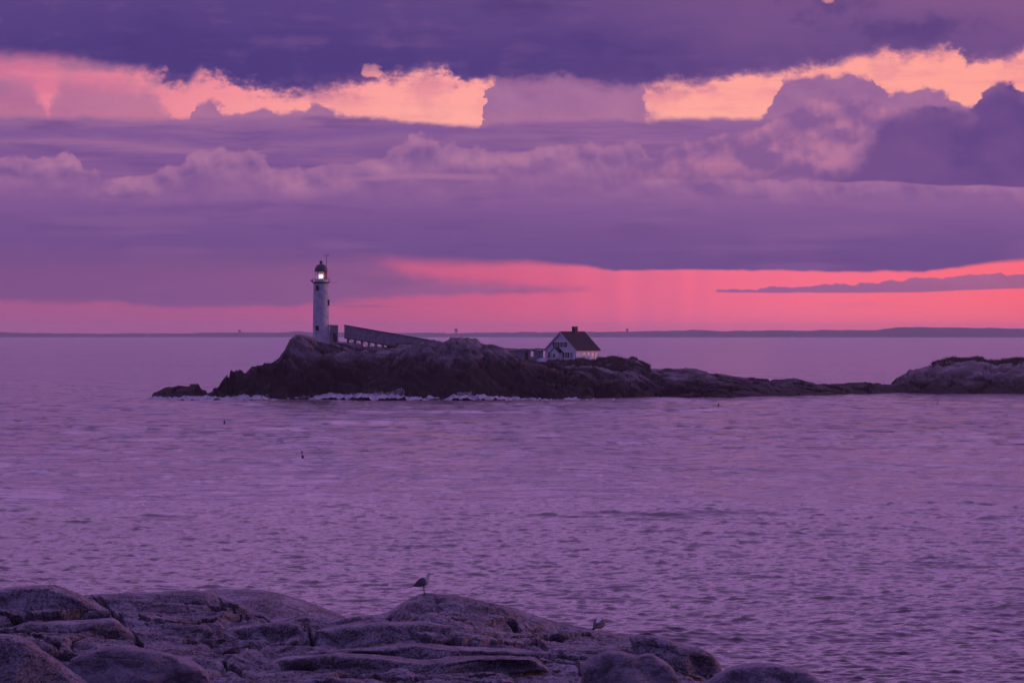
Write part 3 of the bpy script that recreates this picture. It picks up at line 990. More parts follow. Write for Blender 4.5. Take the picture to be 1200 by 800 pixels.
# ------------------------------------------------------------------ lighthouse
def build_lighthouse():
    D = TOWER_D; u = D / K
    root = tag(empty('lighthouse', TOWER), 'white stone lighthouse tower with black dome and lit lantern on rocky island', 'lighthouse')
    H = 71.5 * u; r0 = 9.9 * u; r1 = 8.9 * u
    # tower in courses of stone, each a ring part
    nc = 22
    rr = random.Random(3)
    for i in range(nc):
        za, zb = -0.8 if i == 0 else H * i / nc, H * (i + 1) / nc
        ra = r0 + (r1 - r0) * max(za, 0) / H; rb = r0 + (r1 - r0) * zb / H
        j = rr.uniform(-0.012, 0.012)
        MB().lathe([(ra - 0.03, za), (ra + j, za + 0.03), (rb + j, zb - 0.03), (rb - 0.03, zb)], 36).build('stone_course', MAT['stone_white'], root, False)
    # gallery
    gal = MB().lathe([(r1 - 0.05, H - 0.02), (r1 + 0.22, H + 0.12), (r1 + 0.36, H + 0.18), (r1 + 0.36, H + 0.34), (r1 - 0.4, H + 0.36)], 36).build('gallery', MAT['black_metal'], root)
    for i in range(14):
        q = 2 * math.pi * i / 14
        c, s = math.cos(q) * (r1 + 0.28), math.sin(q) * (r1 + 0.28)
        MB().tube((c, s, H + 0.3), (c, s, H + 1.15), 0.025, n=6).build('baluster', MAT['black_metal'], gal)
    for zz in (0.75, 1.15):
        ring = MB()
        for i in range(28):
            q0, q1 = 2 * math.pi * i / 28, 2 * math.pi * (i + 1) / 28
            ring.tube(((r1 + 0.28) * math.cos(q0), (r1 + 0.28) * math.sin(q0), H + zz), ((r1 + 0.28) * math.cos(q1), (r1 + 0.28) * math.sin(q1), H + zz), 0.022, n=5)
        ring.build('railing', MAT['black_metal'], gal)
    # lantern
    rl = 7.1 * u; zl = H + 0.36; zt = H + 13.6 * u
    MB().lathe([(rl, zl), (rl, zl + 0.55), (rl - 0.12, zl + 0.55), (rl - 0.12, zl)], 32).build('lantern_base', MAT['white'], root)
    gl = MB()
    n = 10
    for i in range(n):
        q0, q1 = 2 * math.pi * (i + 0.5) / n, 2 * math.pi * (i + 1.5) / n
        a = Vector((rl * math.cos(q0), rl * math.sin(q0), zl + 0.56)); b = Vector((rl * math.cos(q1), rl * math.sin(q1), zl + 0.56))
        up = Vector((0, 0, zt - zl - 0.56))
        ins = lambda p: Vector((p.x * 0.985, p.y * 0.985, p.z))
        side = (a + b) / 2
        red = side.x > rl * 0.55 and side.y < rl * 0.45
        a2 = a.lerp(b, 0.03); b2 = a.lerp(b, 0.97)
        pane = MB().hexa([a2, b2, ins(b2), ins(a2), a2 + up, b2 + up, ins(b2) + up, ins(a2) + up]).build('lantern_pane', MAT['red_glass'] if red else MAT['lantern_glass'], root)
        if red: pane['label'] = 'red glass pane of the lantern'
        MB().tube(a, a + up, 0.045, n=6).build('glazing_bar', MAT['black_metal'], root)
    # dome, ventilator
    rd = 7.7 * u; hd = 8.8 * u
    prof = [(rd + 0.06, 0.0), (rd + 0.06, 0.10)] + [(rd * math.cos(t) ** 0.85, 0.10 + hd * math.sin(t)) for t in np.linspace(0.02, 1.45, 14)]
    dome = MB().lathe([(r, z + zt) for r, z in prof], 32).build('dome', MAT['black_metal'], root, True)
    zb = zt + hd
    MB().lathe([(0.20, zb - 0.05), (0.17, zb + 0.15), (0.34, zb + 0.28), (0.40, zb + 0.46), (0.32, zb + 0.64), (0.12, zb + 0.74), (0.05, zb + 0.95)], 16).build('ventilator_ball', MAT['black_metal'], dome, True)
    # lens and pedestal
    MB().lathe([(0.28, zl + 0.0), (0.22, zl + 0.25), (0.22, zl + 0.75)], 16).build('lens_pedestal', MAT['black_metal'], root)
    MB().lathe([(0.20, zl + 0.60), (0.50, zl + 0.70), (0.68, zl + 1.00), (0.68, zl + 1.40), (0.50, zl + 1.75), (0.20, zl + 1.85)], 20).build('lens', MAT['lens'], root, True)
    MB().lathe([(0.05, zl + 0.86), (0.25, zl + 0.95), (0.35, zl + 1.2), (0.25, zl + 1.45), (0.05, zl + 1.54)], 16).build('lamp', MAT['lamp'], root, True)
    # windows on the tower
    def win(px, py, w, h):
        sx = (px - 376.2) * u; z = (403.5 - py) * u
        r = r0 + (r1 - r0) * z / H
        sx = max(-r * 0.96, min(r * 0.96, sx))
        ang = math.asin(sx / r)
        nrm = Vector((math.sin(ang), -math.cos(ang), 0)); rot = Matrix.Rotation(ang, 3, 'Z')
        c = Vector((nrm.x * r, nrm.y * r, z))
        fr = MB()
        for dx_, dz_, ww, hh in ((0, h / 2, w + 0.24, 0.14), (0, -h / 2, w + 0.30, 0.14), (-w / 2 - 0.06, 0, 0.12, h - 0.142), (w / 2 + 0.06, 0, 0.12, h - 0.142)):
            fr.box(c + rot @ Vector((dx_, -0.03, dz_)), (ww, 0.22, hh), rot)
        f = fr.build('window', MAT['dark_wood'], root)
        MB().box(c + rot @ Vector((0, -0.01, 0)), (w, 0.12, h - 0.15), rot).build('pane', MAT['glass'], f)
    win(372.4, 337.5, 0.50, 0.95); win(385.2, 354.5, 0.5, 1.15); win(372.2, 384.3, 0.5, 0.95)
    # mast with forked head, boom and fog lamp
    zm = (403.5 - 297.5) * u; xm = (382.3 - 376.2) * u
    mast = MB().tube((xm, 0.9, H + 0.3), (xm, 0.9, zm - 0.5), 0.07, 0.05, 8).build('mast', MAT['black_metal'], root)
    fk = MB()
    fk.tube((xm, 0.9, zm - 0.55), (xm, 0.9, zm - 0.1), 0.045, n=6)
    for s in (-1, 1):
        fk.tube((xm, 0.9, zm - 0.45), (xm + s * 0.45, 0.9, zm - 0.38), 0.04, n=6)
        fk.tube((xm + s * 0.45, 0.9, zm - 0.38), (xm + s * 0.62, 0.9, zm + 0.12), 0.045, n=6)
    fk.build('wind_vane', MAT['black_metal'], mast)
    MB().tube((r1 + 0.2, 0, H + 0.28), (r1 + 1.95, 0, H + 0.16), 0.035, 0.025, 6).build('boom', MAT['black_metal'], root)
    hn = MB().tube((-r1 - 0.1, -0.3, H + 0.55), (-r1 - 0.55, -0.5, H + 0.62), 0.13, 0.22, 10)
    hn.tube((-r1 - 0.15, -0.3, H + 0.3), (-r1 - 0.2, -0.3, H + 0.55), 0.05, n=6)
    hn.build('fog_horn', MAT['black_metal'], root)
    return root


build_lighthouse()


def build_tower_shed():
    D = 923.5; u = D / K
    c = at(391.3, 400.5, D)
    root = tag(empty('entry_shed', c), 'small dim boxy shed standing against the right side of the lighthouse', 'shed')
    w, d, h = 9.6 * u, 2.4, 18.6 * u
    MB().box((0, 0, h / 2 - 0.5), (w, d, h + 1.0)).build('wall', MAT['grey_wall'], root)
    MB().hexa([(-w / 2 - 0.1, -d / 2 - 0.1, h + 0.02), (w / 2 + 0.1, -d / 2 - 0.1, h + 0.02), (w / 2 + 0.1, d / 2 + 0.1, h + 0.02), (-w / 2 - 0.1, d / 2 + 0.1, h + 0.02),
               (-w / 2 - 0.1, -d / 2 - 0.1, h + 0.28), (w / 2 + 0.1, -d / 2 - 0.1, h + 0.16), (w / 2 + 0.1, d / 2 + 0.1, h + 0.16), (-w / 2 - 0.1, d / 2 + 0.1, h + 0.28)]).build('roof', MAT['dark_wood'], root)
    dr = MB().box((0.25, -d / 2 - 0.03, 1.0), (0.8, 0.08, 1.9)).build('door', MAT['dark_wood'], root)
    MB().box((0.5, -d / 2 - 0.09, 1.0), (0.08, 0.05, 0.08)).build('handle', MAT['black_metal'], dr)


build_tower_shed()


def build_walkway():
    Da, Db = 921.5, 926.0
    a = at(404.2, 381.0, Da); b = at(528.0, 402.6, Db)
    ax = (b - a); L = ax.length
    root = tag(empty('covered_walkway', (a.x, a.y, a.z - 2.6)), 'long grey boarded walkway sloping down from the lighthouse on trestle posts', 'walkway')
    o = root.location
    hdir = Vector((ax.x, ax.y, 0)).normalized(); nrm = Vector((hdir.y, -hdir.x, 0))      # toward the viewer
    wid, h = 2.2, 2.75
    npan = 22
    def pt(t, off, dz): return a + ax * t + nrm * off + Vector((0, 0, dz)) - o
    for i in range(npan):
        t0, t1 = i / npan + 0.0006, (i + 1) / npan - 0.0006
        ext = 0.012 * (i % 2)
        for off0, off1 in ((wid / 2 - 0.08, wid / 2 + ext), (-wid / 2 - ext, -wid / 2 + 0.08)):
            MB().hexa([pt(t0, off1, -h), pt(t1, off1, -h), pt(t1, off0, -h), pt(t0, off0, -h), pt(t0, off1, -0.1), pt(t1, off1, -0.1), pt(t1, off0, -0.1), pt(t0, off0, -0.1)]).build('board_panel', MAT['grey_wood'], root)
    MB().hexa([pt(-0.004, wid / 2 + 0.15, -0.098), pt(1, wid / 2 + 0.15, -0.098), pt(1, -wid / 2 - 0.15, -0.098), pt(-0.004, -wid / 2 - 0.15, -0.098),
               pt(-0.004, wid / 2 + 0.15, 0.06), pt(1, wid / 2 + 0.15, 0.06), pt(1, -wid / 2 - 0.15, 0.06), pt(-0.004, -wid / 2 - 0.15, 0.06)]).build('roof', MAT['dark_wood'], root)
    MB().hexa([pt(0, wid / 2 + 0.05, -h - 0.2), pt(1, wid / 2 + 0.05, -h - 0.2), pt(1, -wid / 2 - 0.05, -h - 0.2), pt(0, -wid / 2 - 0.05, -h - 0.2),
               pt(0, wid / 2 + 0.05, -h - 0.003), pt(1, wid / 2 + 0.05, -h - 0.003), pt(1, -wid / 2 - 0.05, -h - 0.003), pt(0, -wid / 2 - 0.05, -h - 0.003)]).build('floor_deck', MAT['dark_wood'], root)
    MB().hexa([pt(0.001, wid / 2 - 0.1, -h), pt(0.004, wid / 2 - 0.1, -h), pt(0.004, -wid / 2 + 0.1, -h), pt(0.001, -wid / 2 + 0.1, -h),
               pt(0.001, wid / 2 - 0.1, -0.1), pt(0.004, wid / 2 - 0.1, -0.1), pt(0.004, -wid / 2 + 0.1, -0.1), pt(0.001, -wid / 2 + 0.1, -0.1)]).build('end_wall', MAT['grey_wood'], root)
    prev = None
    for i in range(9):
        t = 0.03 + i * 0.065
        for s in (1, -1):
            p = pt(t, s * (wid / 2 - 0.15), -h - 0.2)
            w = p + o
            gz = ground_z(w.x, w.y) - o.z - 0.4
            MB().box(((p.x), (p.y), (p.z + gz) / 2), (0.24, 0.24, max(0.2, p.z - gz))).build('post', MAT['dark_wood'], root)
            if s == 1:
                if prev is not None:
                    MB().tube((prev[0], prev[1], prev[2] - 0.1), (p.x, p.y, gz + 0.5), 0.07, n=6).build('brace', MAT['dark_wood'], root)
                prev = (p.x, p.y, p.z)


build_walkway()


# ------------------------------------------------------------------ keeper's house
def build_house():
    u = HOUSE_D / K
    a = math.radians(40)                       # gable turned to the left of the viewer
    W = 36.2 * u / math.cos(a); L = 27.4 * u / math.sin(a)
    he = 11.6 * u; hr = 32.3 * u
    # local frame: x along the gable, y along the ridge (away), origin at the near corner between gable and side
    near = at(675.4, 420.8, HOUSE_D - 3.0)
    root = tag(empty('keepers_house', (near.x, near.y, HOUSE.z), -a + 0.0), 'white gabled house with brown roof and chimney on the low rocky plateau', 'house')
    # root x axis points along -gable: build with gable in x from -W to 0 at y=0, side wall at x=0 from y=0 to L
    # walls
    MB().add([(-W, 0, -1), (0, 0, -1), (0, 0, he), (-W / 2, 0, hr - 0.12), (-W, 0, he), (-W, 0.2, -1), (0, 0.2, -1), (0, 0.2, he), (-W / 2, 0.2, hr - 0.12), (-W, 0.2, he)],
             [(0, 1, 2, 3, 4), (9, 8, 7, 6, 5), (0, 5, 6, 1), (1, 6, 7, 2), (2, 7, 8, 3), (3, 8, 9, 4), (4, 9, 5, 0)]).build('gable_wall', MAT['white'], root)
    MB().add([(-W, L, -1), (0, L, -1), (0, L, he), (-W / 2, L, hr - 0.12), (-W, L, he), (-W, L - 0.2, -1), (0, L - 0.2, -1), (0, L - 0.2, he), (-W / 2, L - 0.2, hr - 0.12), (-W, L - 0.2, he)],
             [(4, 3, 2, 1, 0), (5, 6, 7, 8, 9), (1, 6, 5, 0), (2, 7, 6, 1), (3, 8, 7, 2), (4, 9, 8, 3), (0, 5, 9, 4)]).build('gable_wall', MAT['white'], root)
    MB().box((-0.10, L / 2, (he - 1) / 2), (0.196, L - 0.402, he + 1)).build('side_wall', MAT['white'], root)
    MB().box((-W + 0.10, L / 2, (he - 1) / 2), (0.196, L - 0.402, he + 1)).build('side_wall', MAT['white'], root)
    # roof in two slopes
    e = 0.35; th = 0.16
    sl = (hr - he) / (W / 2)
    roofs = []
    for s in (1, -1):
        xe = (W / 2 + 0.25) * s
        ze = hr - (W / 2 + 0.25) * sl
        v = []
        for z_ in (0.0, th):
            v += [(-W / 2, -e, hr + z_), (-W / 2 + xe, -e, ze + z_), (-W / 2 + xe, L + e, ze + z_), (-W / 2, L + e, hr + z_)]
        m = MB()
        m.add(v, [(3, 2, 1, 0), (4, 5, 6, 7), (0, 1, 5, 4), (1, 2, 6, 5), (2, 3, 7, 6), (3, 0, 4, 7)])
        roofs.append(m.build('roof', MAT['roof'], root))
        # rake boards
        n_ = Vector((sl * s, 0, 1)).normalized()
        m = MB()
        A = Vector((-W / 2, -e - 0.06, hr - 0.16)); B = Vector((-W / 2 + xe, -e - 0.06, ze - 0.16))
        m.hexa([A, B, B + Vector((0, 0.055, 0)), A + Vector((0, 0.055, 0)), A + Vector((0, 0, 0.26)), B + Vector((0, 0, 0.26)), B + Vector((0, 0.055, 0.26)), A + Vector((0, 0.055, 0.26))])
        m.build('rake_board', MAT['white_trim'], root)
    # chimney
    ch = MB().box((-W / 2 + 0.1, L * 0.60, hr + 0.15), (0.95, 0.95, 1.9)).build('chimney', MAT['brick'], roofs[0])
    MB().box((-W / 2 + 0.1, L * 0.60, hr + 1.18), (1.15, 1.15, 0.16)).build('chimney_cap', MAT['brick'], roofs[0])
    # windows on the gable (x measured along it), with shutters
    def gwin(x, z, w, h, shut=True):
        f = MB()
        for dx_, dz_, ww, hh in ((0, h / 2 + 0.05, w + 0.2, 0.1), (0, -h / 2 - 0.05, w + 0.26, 0.1), (-w / 2 - 0.05, 0, 0.1, h - 0.004), (w / 2 + 0.05, 0, 0.1, h - 0.004), (0, 0, 0.06, h - 0.006), (0, 0.02, w - 0.004, 0.06)):
            f.box((x + dx_, -0.035, z + dz_), (ww, 0.09, hh))
        o = f.build('window', MAT['white_trim'], root)
        MB().box((x, -0.006, z), (w, 0.03, h)).build('pane', MAT['glass'], o)
        if shut:
            for s in (-1, 1):
                MB().box((x + s * (w / 2 + 0.36), -0.04, z), (0.46, 0.06, h + 0.1)).build('shutter', MAT['shutter'], o)
    k = u / math.cos(a)
    gx = lambda px: (px - 675.4) * k
    gz = lambda py: (420.8 - py) * u
    gwin(gx(652.2), gz(403.2), 0.7, 1.05); gwin(gx(660.8), gz(403.2), 0.7, 1.05)
    gwin(gx(646.6), gz(415.4), 0.75, 1.15, True)
    gwin(gx(663.5), gz(415.4), 0.7, 1.1); gwin(gx(669.8), gz(415.4), 0.6, 1.1, False)
    # windows on the side wall (seen by the sunset)
    k2 = u / math.sin(a)
    def swin(px, py, w, h):
        y = (px - 675.4) * k2; z = gz(py)
        f = MB()
        for dy_, dz_, ww, hh in ((0, h / 2 + 0.05, w + 0.2, 0.1), (0, -h / 2 - 0.05, w + 0.26, 0.1), (-w / 2 - 0.05, 0, 0.1, h - 0.004), (w / 2 + 0.05, 0, 0.1, h - 0.004), (0, 0, 0.06, h - 0.006), (0, 0.0, w - 0.004, 0.06)):
            f.box((0.035, y + dy_, z + dz_), (0.09, ww, hh))
        o = f.build('window', MAT['white_trim'], root)
        MB().box((0.006, y, z), (0.03, w, h)).build('pane', MAT['glass'], o)
    for px in (684, 689.8, 694.6, 699.2):
        swin(px, 415.2, 0.72, 1.05)
    # entry porch with its own little gable
    pw = 9.4 * k; pd = 1.5; ph = 1.75; pr = 2.75
    x0 = gx(655.0)
    MB().add([(x0 - pw / 2, -pd, -1), (x0 + pw / 2, -pd, -1), (x0 + pw / 2, -pd, ph), (x0, -pd, pr), (x0 - pw / 2, -pd, ph),
              (x0 - pw / 2, -0.002, -1), (x0 + pw / 2, -0.002, -1), (x0 + pw / 2, -0.002, ph), (x0, -0.002, pr), (x0 - pw / 2, -0.002, ph)],
             [(0, 1, 2, 3, 4), (9, 8, 7, 6, 5), (0, 5, 6, 1), (1, 6, 7, 2), (2, 7, 8, 3), (3, 8, 9, 4), (4, 9, 5, 0)]).build('porch', MAT['white'], root)
    for s in (1, -1):
        q = pw / 2 + 0.2; zl = pr - (pr - ph) * q / (pw / 2)
        m = MB(); v = []
        for z_ in (0.01, 0.12):
            v += [(x0, -pd - 0.15, pr + z_), (x0 + q * s, -pd - 0.15, zl + z_), (x0 + q * s, -0.004, zl + z_), (x0, -0.004, pr + z_)]
        m.add(v, [(3, 2, 1, 0), (4, 5, 6, 7), (0, 1, 5, 4), (1, 2, 6, 5), (2, 3, 7, 6), (3, 0, 4, 7)])
        m.build('porch_roof', MAT['roof'], root)
    pwn = MB()
    for dx_, dz_, ww, hh in ((0, 0.45, 0.62, 0.1), (0, -0.45, 0.66, 0.1), (-0.28, 0, 0.08, 0.796), (0.28, 0, 0.08, 0.796)):
        pwn.box((x0 - 0.1 + dx_, -pd - 0.03, gz(416) + dz_), (ww, 0.08, hh))
    o = pwn.build('window', MAT['white_trim'], root)
    MB().box((x0 - 0.1, -pd - 0.006, gz(416)), (0.48, 0.03, 0.79)).build('pane', MAT['glass'], o)


build_house()


def build_ruin():
    D = 931.0; u = D / K
    z0 = RUIN.z
    xa, xb = X_(589, D), X_(636.5, D)
    root = tag(empty('stone_outbuilding', (xa, D, z0)), 'low flat-roofed grey outbuilding left of the white house, half behind the dome rock', 'outbuilding')
    w = xb - xa; h = 11.2 * u; d = 3.6
    X = lambda px: (px - 589) * u
    # wall pieces round a doorway and a see-through opening
    cols = [(0, X(615), 0, h), (X(615), X(619), 9.3 * u, h), (X(619), X(621.9), 0, h), (X(621.9), X(625.1), 9.8 * u, h), (X(621.9), X(625.1), 0, 3.4 * u), (X(625.1), w, 0, h)]
    for (a, b, za, zb) in cols:
        za = -1.0 if za == 0 else za
        MB().box(((a + b) / 2, 0, (za + zb) / 2), (b - a - 0.004, 0.35, zb - za)).build('wall', MAT['grey_wall'], root)
    for (a, b, za, zb) in [(0, X(620), -1, h), (X(620), X(627), -1, 3.0 * u), (X(620), X(627), 9.8 * u, h), (X(627), w, -1, h)]:
        MB().box(((a + b) / 2, d, (za + zb) / 2), (b - a - 0.004, 0.35, zb - za)).build('wall', MAT['grey_wall'], root)
    for x in (0.175, w - 0.175):
        MB().box((x, d / 2, (h - 1) / 2), (0.34, d - 0.36, h + 1)).build('wall', MAT['grey_wall'], root)
    MB().box((X(617), 0.1, 4.6 * u), (X(619) - X(615) - 0.02, 0.1, 9.2 * u)).build('door', MAT['dark_wood'], root)
    r = random.Random(9)
    n = 14
    for i in range(n):                       # ragged plank roof
        a, b = -0.3 + (w + 0.6) * i / n, -0.3 + (w + 0.6) * (i + 1) / n - 0.02
        dz = r.uniform(-0.04, 0.16)
        MB().box(((a + b) / 2, d / 2 + r.uniform(-0.1, 0.1), h + 0.12 + dz), (b - a, d + 0.9, 0.2 + r.uniform(0, 0.12))).build('roof_plank', MAT['dark_wood'], root)


build_ruin()


def rock_solid(name, outline, D, depth, mat, seed, amp=0.05, freq=2.0, pw=2.6, dback=None, n=150, m=64, cuts=9):
    """solid boulder whose widest section follows an outline given as photograph points at depth D"""
    pts = [at(p[0], p[1], D) for p in outline]
    per = [0.0]
    Q_ = pts + [pts[0]]
    for a, b in zip(Q_[:-1], Q_[1:]): per.append(per[-1] + (b - a).length)
    t = np.linspace(0, per[-1], n, endpoint=False)
    ox = np.interp(t, per, [p.x for p in Q_]); oz = np.interp(t, per, [p.z for p in Q_])
    cx, cz = ox.mean(), oz.mean()
    s = np.sin(np.linspace(-math.pi / 2, math.pi / 2, m))
    s = np.clip(s, -0.999, 0.999)
    rr = (1 - np.abs(s) ** pw) ** (1 / pw)
    X = cx + (ox[None, :] - cx) * rr[:, None]; Z = cz + (oz[None, :] - cz) * rr[:, None]
    Y = D + s[:, None] * depth + 0 * X
    nx = fbm(X * freq + Y, Z * freq + Y * 0.7, 5, seed, 0.55); ny = fbm(X * freq, Z * freq + 9 + Y, 5, seed + 5, 0.55)
    edge = 0.35 + 0.65 * (1 - rr)[:, None]
    Y = Y + ny * amp * 2.0 * (1 - np.abs(s)[:, None] * 0.3)
    X = X + (X - cx) * nx * amp * edge; Z = Z + nx * amp * 0.6 * edge
    pr = random.Random(seed)
    ext = np.array([np.ptp(X) / 2, depth, np.ptp(Z) / 2])
    for j in range(cuts):
        nv = np.array([pr.uniform(-0.9, 0.9), -pr.uniform(0.35, 1.2), pr.uniform(-0.2, 0.9)])
        nv /= np.linalg.norm(nv)
        sup = np.abs((nv * ext)).max() * 0.55 + np.linalg.norm(nv * ext) * 0.45
        lim = sup * pr.uniform(0.62, 0.80)
        e = np.clip((X - cx) * nv[0] + (Y - D) * nv[1] + (Z - cz) * nv[2] - lim, 0, None)
        e = e * 0.92
        keepo = np.clip((1 - rr) * 6.0, 0, 1)[:, None]           # the traced section itself stays
        X = X - nv[0] * e * keepo; Y = Y - nv[1] * e * keepo; Z = Z - nv[2] * e * keepo
    X = np.concatenate([X, X[:, :1]], 1); Y = np.concatenate([Y, Y[:, :1]], 1); Z = np.concatenate([Z, Z[:, :1]], 1)
    base = Vector((cx, D, Z.min()))
    me = grid_mesh(name, X - base.x, Y - base.y, Z - base.z)
    o = mesh_obj(name, me, mat); o.location = base
    bm = bmesh.new(); bm.from_mesh(me)
    bmesh.ops.remove_doubles(bm, verts=bm.verts, dist=0.0005)
    bmesh.ops.holes_fill(bm, edges=[e for e in bm.edges if e.is_boundary])
    bmesh.ops.recalc_face_normals(bm, faces=bm.faces)
    for f in bm.faces: f.smooth = True
    bm.to_mesh(me); bm.free()
    return o


tag(rock_solid('boulder', [(629, 421.5), (631, 420.4), (635, 419.4), (640, 420.0), (642, 422), (640, 424), (630, 424)], 925.0, 0.9, MAT['stone_white'], 4, 0.05, 1.0, n=40, m=16),
    'low pale slab lying between the outbuilding and the white house', 'boulder')

# ------------------------------------------------------------------ the near rocks
D_CREST, D_FOOT = 82.0, 71.0
CREST = [(-400, 694), (-160, 692), (0, 690), (15, 688), (30, 686.5), (45, 685.5), (62, 686), (70, 690), (85, 694.5), (95, 697), (110, 695.5), (130, 694.5), (150, 692.5), (165, 694),
         (190, 693), (215, 692), (235, 692), (250, 694), (265, 700), (282, 707), (300, 715), (318, 725), (330, 725), (345, 722), (360, 719.5), (368, 722), (385, 726),
         (400, 724), (412, 722), (430, 720), (445, 719), (455, 716.5), (465, 710), (480, 701), (490, 696.5), (500, 694.5), (515, 696), (535, 697), (550, 700), (575, 705.5),
         (600, 711.5), (620, 718), (640, 725), (660, 729.5), (680, 734), (700, 738.5), (720, 742), (745, 745), (770, 752), (790, 764), (810, 776), (830, 788), (850, 796), (880, 801),
         (920, 804), (970, 815), (1060, 840), (1200, 880), (1500, 930)]
CRX = [c[0] for c in CREST]; CRY = [c[1] for c in CREST]
CRACKS = [([(0, 719), (20, 726), (60, 727), (95, 725), (130, 722)], 2.2, 0.55),
          ([(108, 699), (122, 712), (134, 724), (150, 742), (166, 758)], 3.0, 0.6),
          ([(0, 742), (30, 748), (50, 758), (70, 768)], 2.5, 0.4),
          ([(215, 706), (240, 708), (262, 714)], 1.8, 0.35),
          ([(250, 766), (280, 763), (310, 760), (345, 759), (385, 761), (420, 758), (455, 754), (482, 750), (510, 754), (535, 756), (600, 757), (640, 752)], 2.2, 0.5),
          ([(350, 729), (356, 737), (362, 744), (366, 757)], 2.6, 0.45),
          ([(395, 762), (430, 766), (465, 769), (500, 772), (545, 766)], 2.4, 0.5),
          ([(455, 723), (470, 727), (490, 725)], 1.6, 0.3),
          ([(470, 776), (500, 781), (520, 778), (560, 772)], 2.0, 0.4),
          ([(400, 797), (450, 798), (500, 797), (580, 795)], 3.0, 0.5),
          ([(530, 734), (560, 735), (590, 729), (612, 736), (650, 740)], 1.6, 0.32),
          ([(570, 748), (620, 744), (665, 748), (690, 746)], 1.5, 0.28),
          ([(655, 772), (675, 776), (683, 790)], 2.4, 0.45),
          ([(165, 730), (200, 733), (240, 727), (290, 722)], 1.6, 0.32),
          ([(215, 748), (255, 747), (300, 745)], 1.8, 0.35),
          ([(260, 775), (280, 785), (285, 800)], 2.6, 0.4),
          ([(20, 703), (60, 702), (100, 706)], 1.6, 0.28)]


def near_height(x, y, full=False):
    px = 600 + K * x / y
    cr = np.interp(px, CRX, CRY)
    t = (D_CREST - y) / (D_CREST - D_FOOT)
    py = cr + np.clip(t, 0, 3) * (815 - np.minimum(cr, 800))
    yy = np.minimum(y, D_CREST)
    z = EYE - (py - YH) * yy / K
    below = np.clip((y - D_CREST), 0, None)
    z = z - 0.10 * below - 0.012 * below ** 2
    z = z - 0.10 * np.clip(62 - y, 0, None) ** 1.3
    # relief
    front = sstep(t, -0.15, 0.06)
    damp = 0.10 + 0.90 * sstep(t, 0.0, 0.10)
    warp = fbm(x / 1.7, y / 1.7, 3, 101) * 0.5
    hh = z + 0.045 * x + fbm(x / 7.0, y / 2.5, 3, 111) * 0.22 + fbm(x / 1.2, y / 0.6, 3, 113) * 0.025
    st = 0.20
    q = hh / st; fl = np.floor(q); fr = q - fl
    terr = st * (fl + np.clip((fr - 0.62) / 0.38, 0, 1) ** 1.0) - hh + st * 0.35
    f1, f2, cid, til = worley((x + warp) / 1.9, (y + warp) / 2.4, 5, True)
    cell = (cid - 0.5) * 0.10 + til * 0.16 - 0.07 * (1 - sstep(f2 - f1, 0, 0.10))
    g1, g2, cid2 = worley((x + warp * 0.6) / 0.42, (y + warp) / 0.9, 15)
    cell2 = (cid2 - 0.5) * 0.022 - 0.02 * (1 - sstep(g2 - g1, 0, 0.14))
    rough = fbm(x / 0.9, y / 0.6, 7, 121, 0.62) * 0.055 + fbm(x / 1.8, y / 0.35, 4, 123, 0.6, ridged=True) * 0.05
    big = fbm(x / 3.4, y / 2.6, 2, 131) * 0.08
    # smoother whale-back areas on the right half
    smooth = sstep(px, 520, 700) * 0.45
    rel = terr * (1 - smooth) + cell * (1 - smooth) + cell2 + rough + big
    crack = 0.0
    for pts, w, dep in CRACKS:
        d = seg_d(px + perlin(px / 14, py / 9, 7) * 4.0, py + perlin(px / 17, py / 6, 8) * 2.6, pts)
        crack = np.maximum(crack, 1.25 * dep * (1 - sstep(d, w * 0.4, w * 1.2)))
    z = z + rel * damp - crack
    # the smooth back lying behind the hollow
    bx = [200, 222, 235, 265, 290, 310, 330, 350, 370, 385, 400, 412, 425]
    by = [730, 700, 691.5, 689.3, 690, 691.5, 695.5, 701, 708.5, 714.5, 720, 727, 745]
    yb = 88.0
    zb = EYE - (np.interp(px, bx, by) - YH) * yb / K
    zb = zb - np.abs((y - yb) / 1.7) ** 2.0 * 0.42 + fbm(x / 1.2, y / 1.2, 4, 141) * 0.03
    zb = np.where((px < 200) | (px > 425) | (y < 83.2), -9, zb)
    lean = (rel * damp - crack) * (z > zb)
    z = np.maximum(z, zb)
    return (z, lean) if full else z


def build_near():
    pxs = np.concatenate([np.linspace(-420, -30, 40), np.arange(-28, 1010, 1.12), np.linspace(1012, 1320, 40)])
    ys = np.concatenate([np.linspace(50, 68.5, 26), np.arange(68.6, 83.0, 0.045), np.arange(83.0, 92, 0.22), np.linspace(92.5, 118, 22)])
    PX, Y = np.meshgrid(pxs, ys)
    X = (PX - 600) / K * Y
    Z, lean = near_height(X, Y, True)
    Y = Y - 1.1 * lean                      # ledges lean out, cracks go in
    me = grid_mesh('shore_rocks', X, Y, Z)
    return tag(mesh_obj('shore_rocks', me, MAT['rock_near']), kind='structure')


build_near()


def near_z(x, y):
    return float(near_height(np.array([[x]], float), np.array([[y]], float))[0, 0])


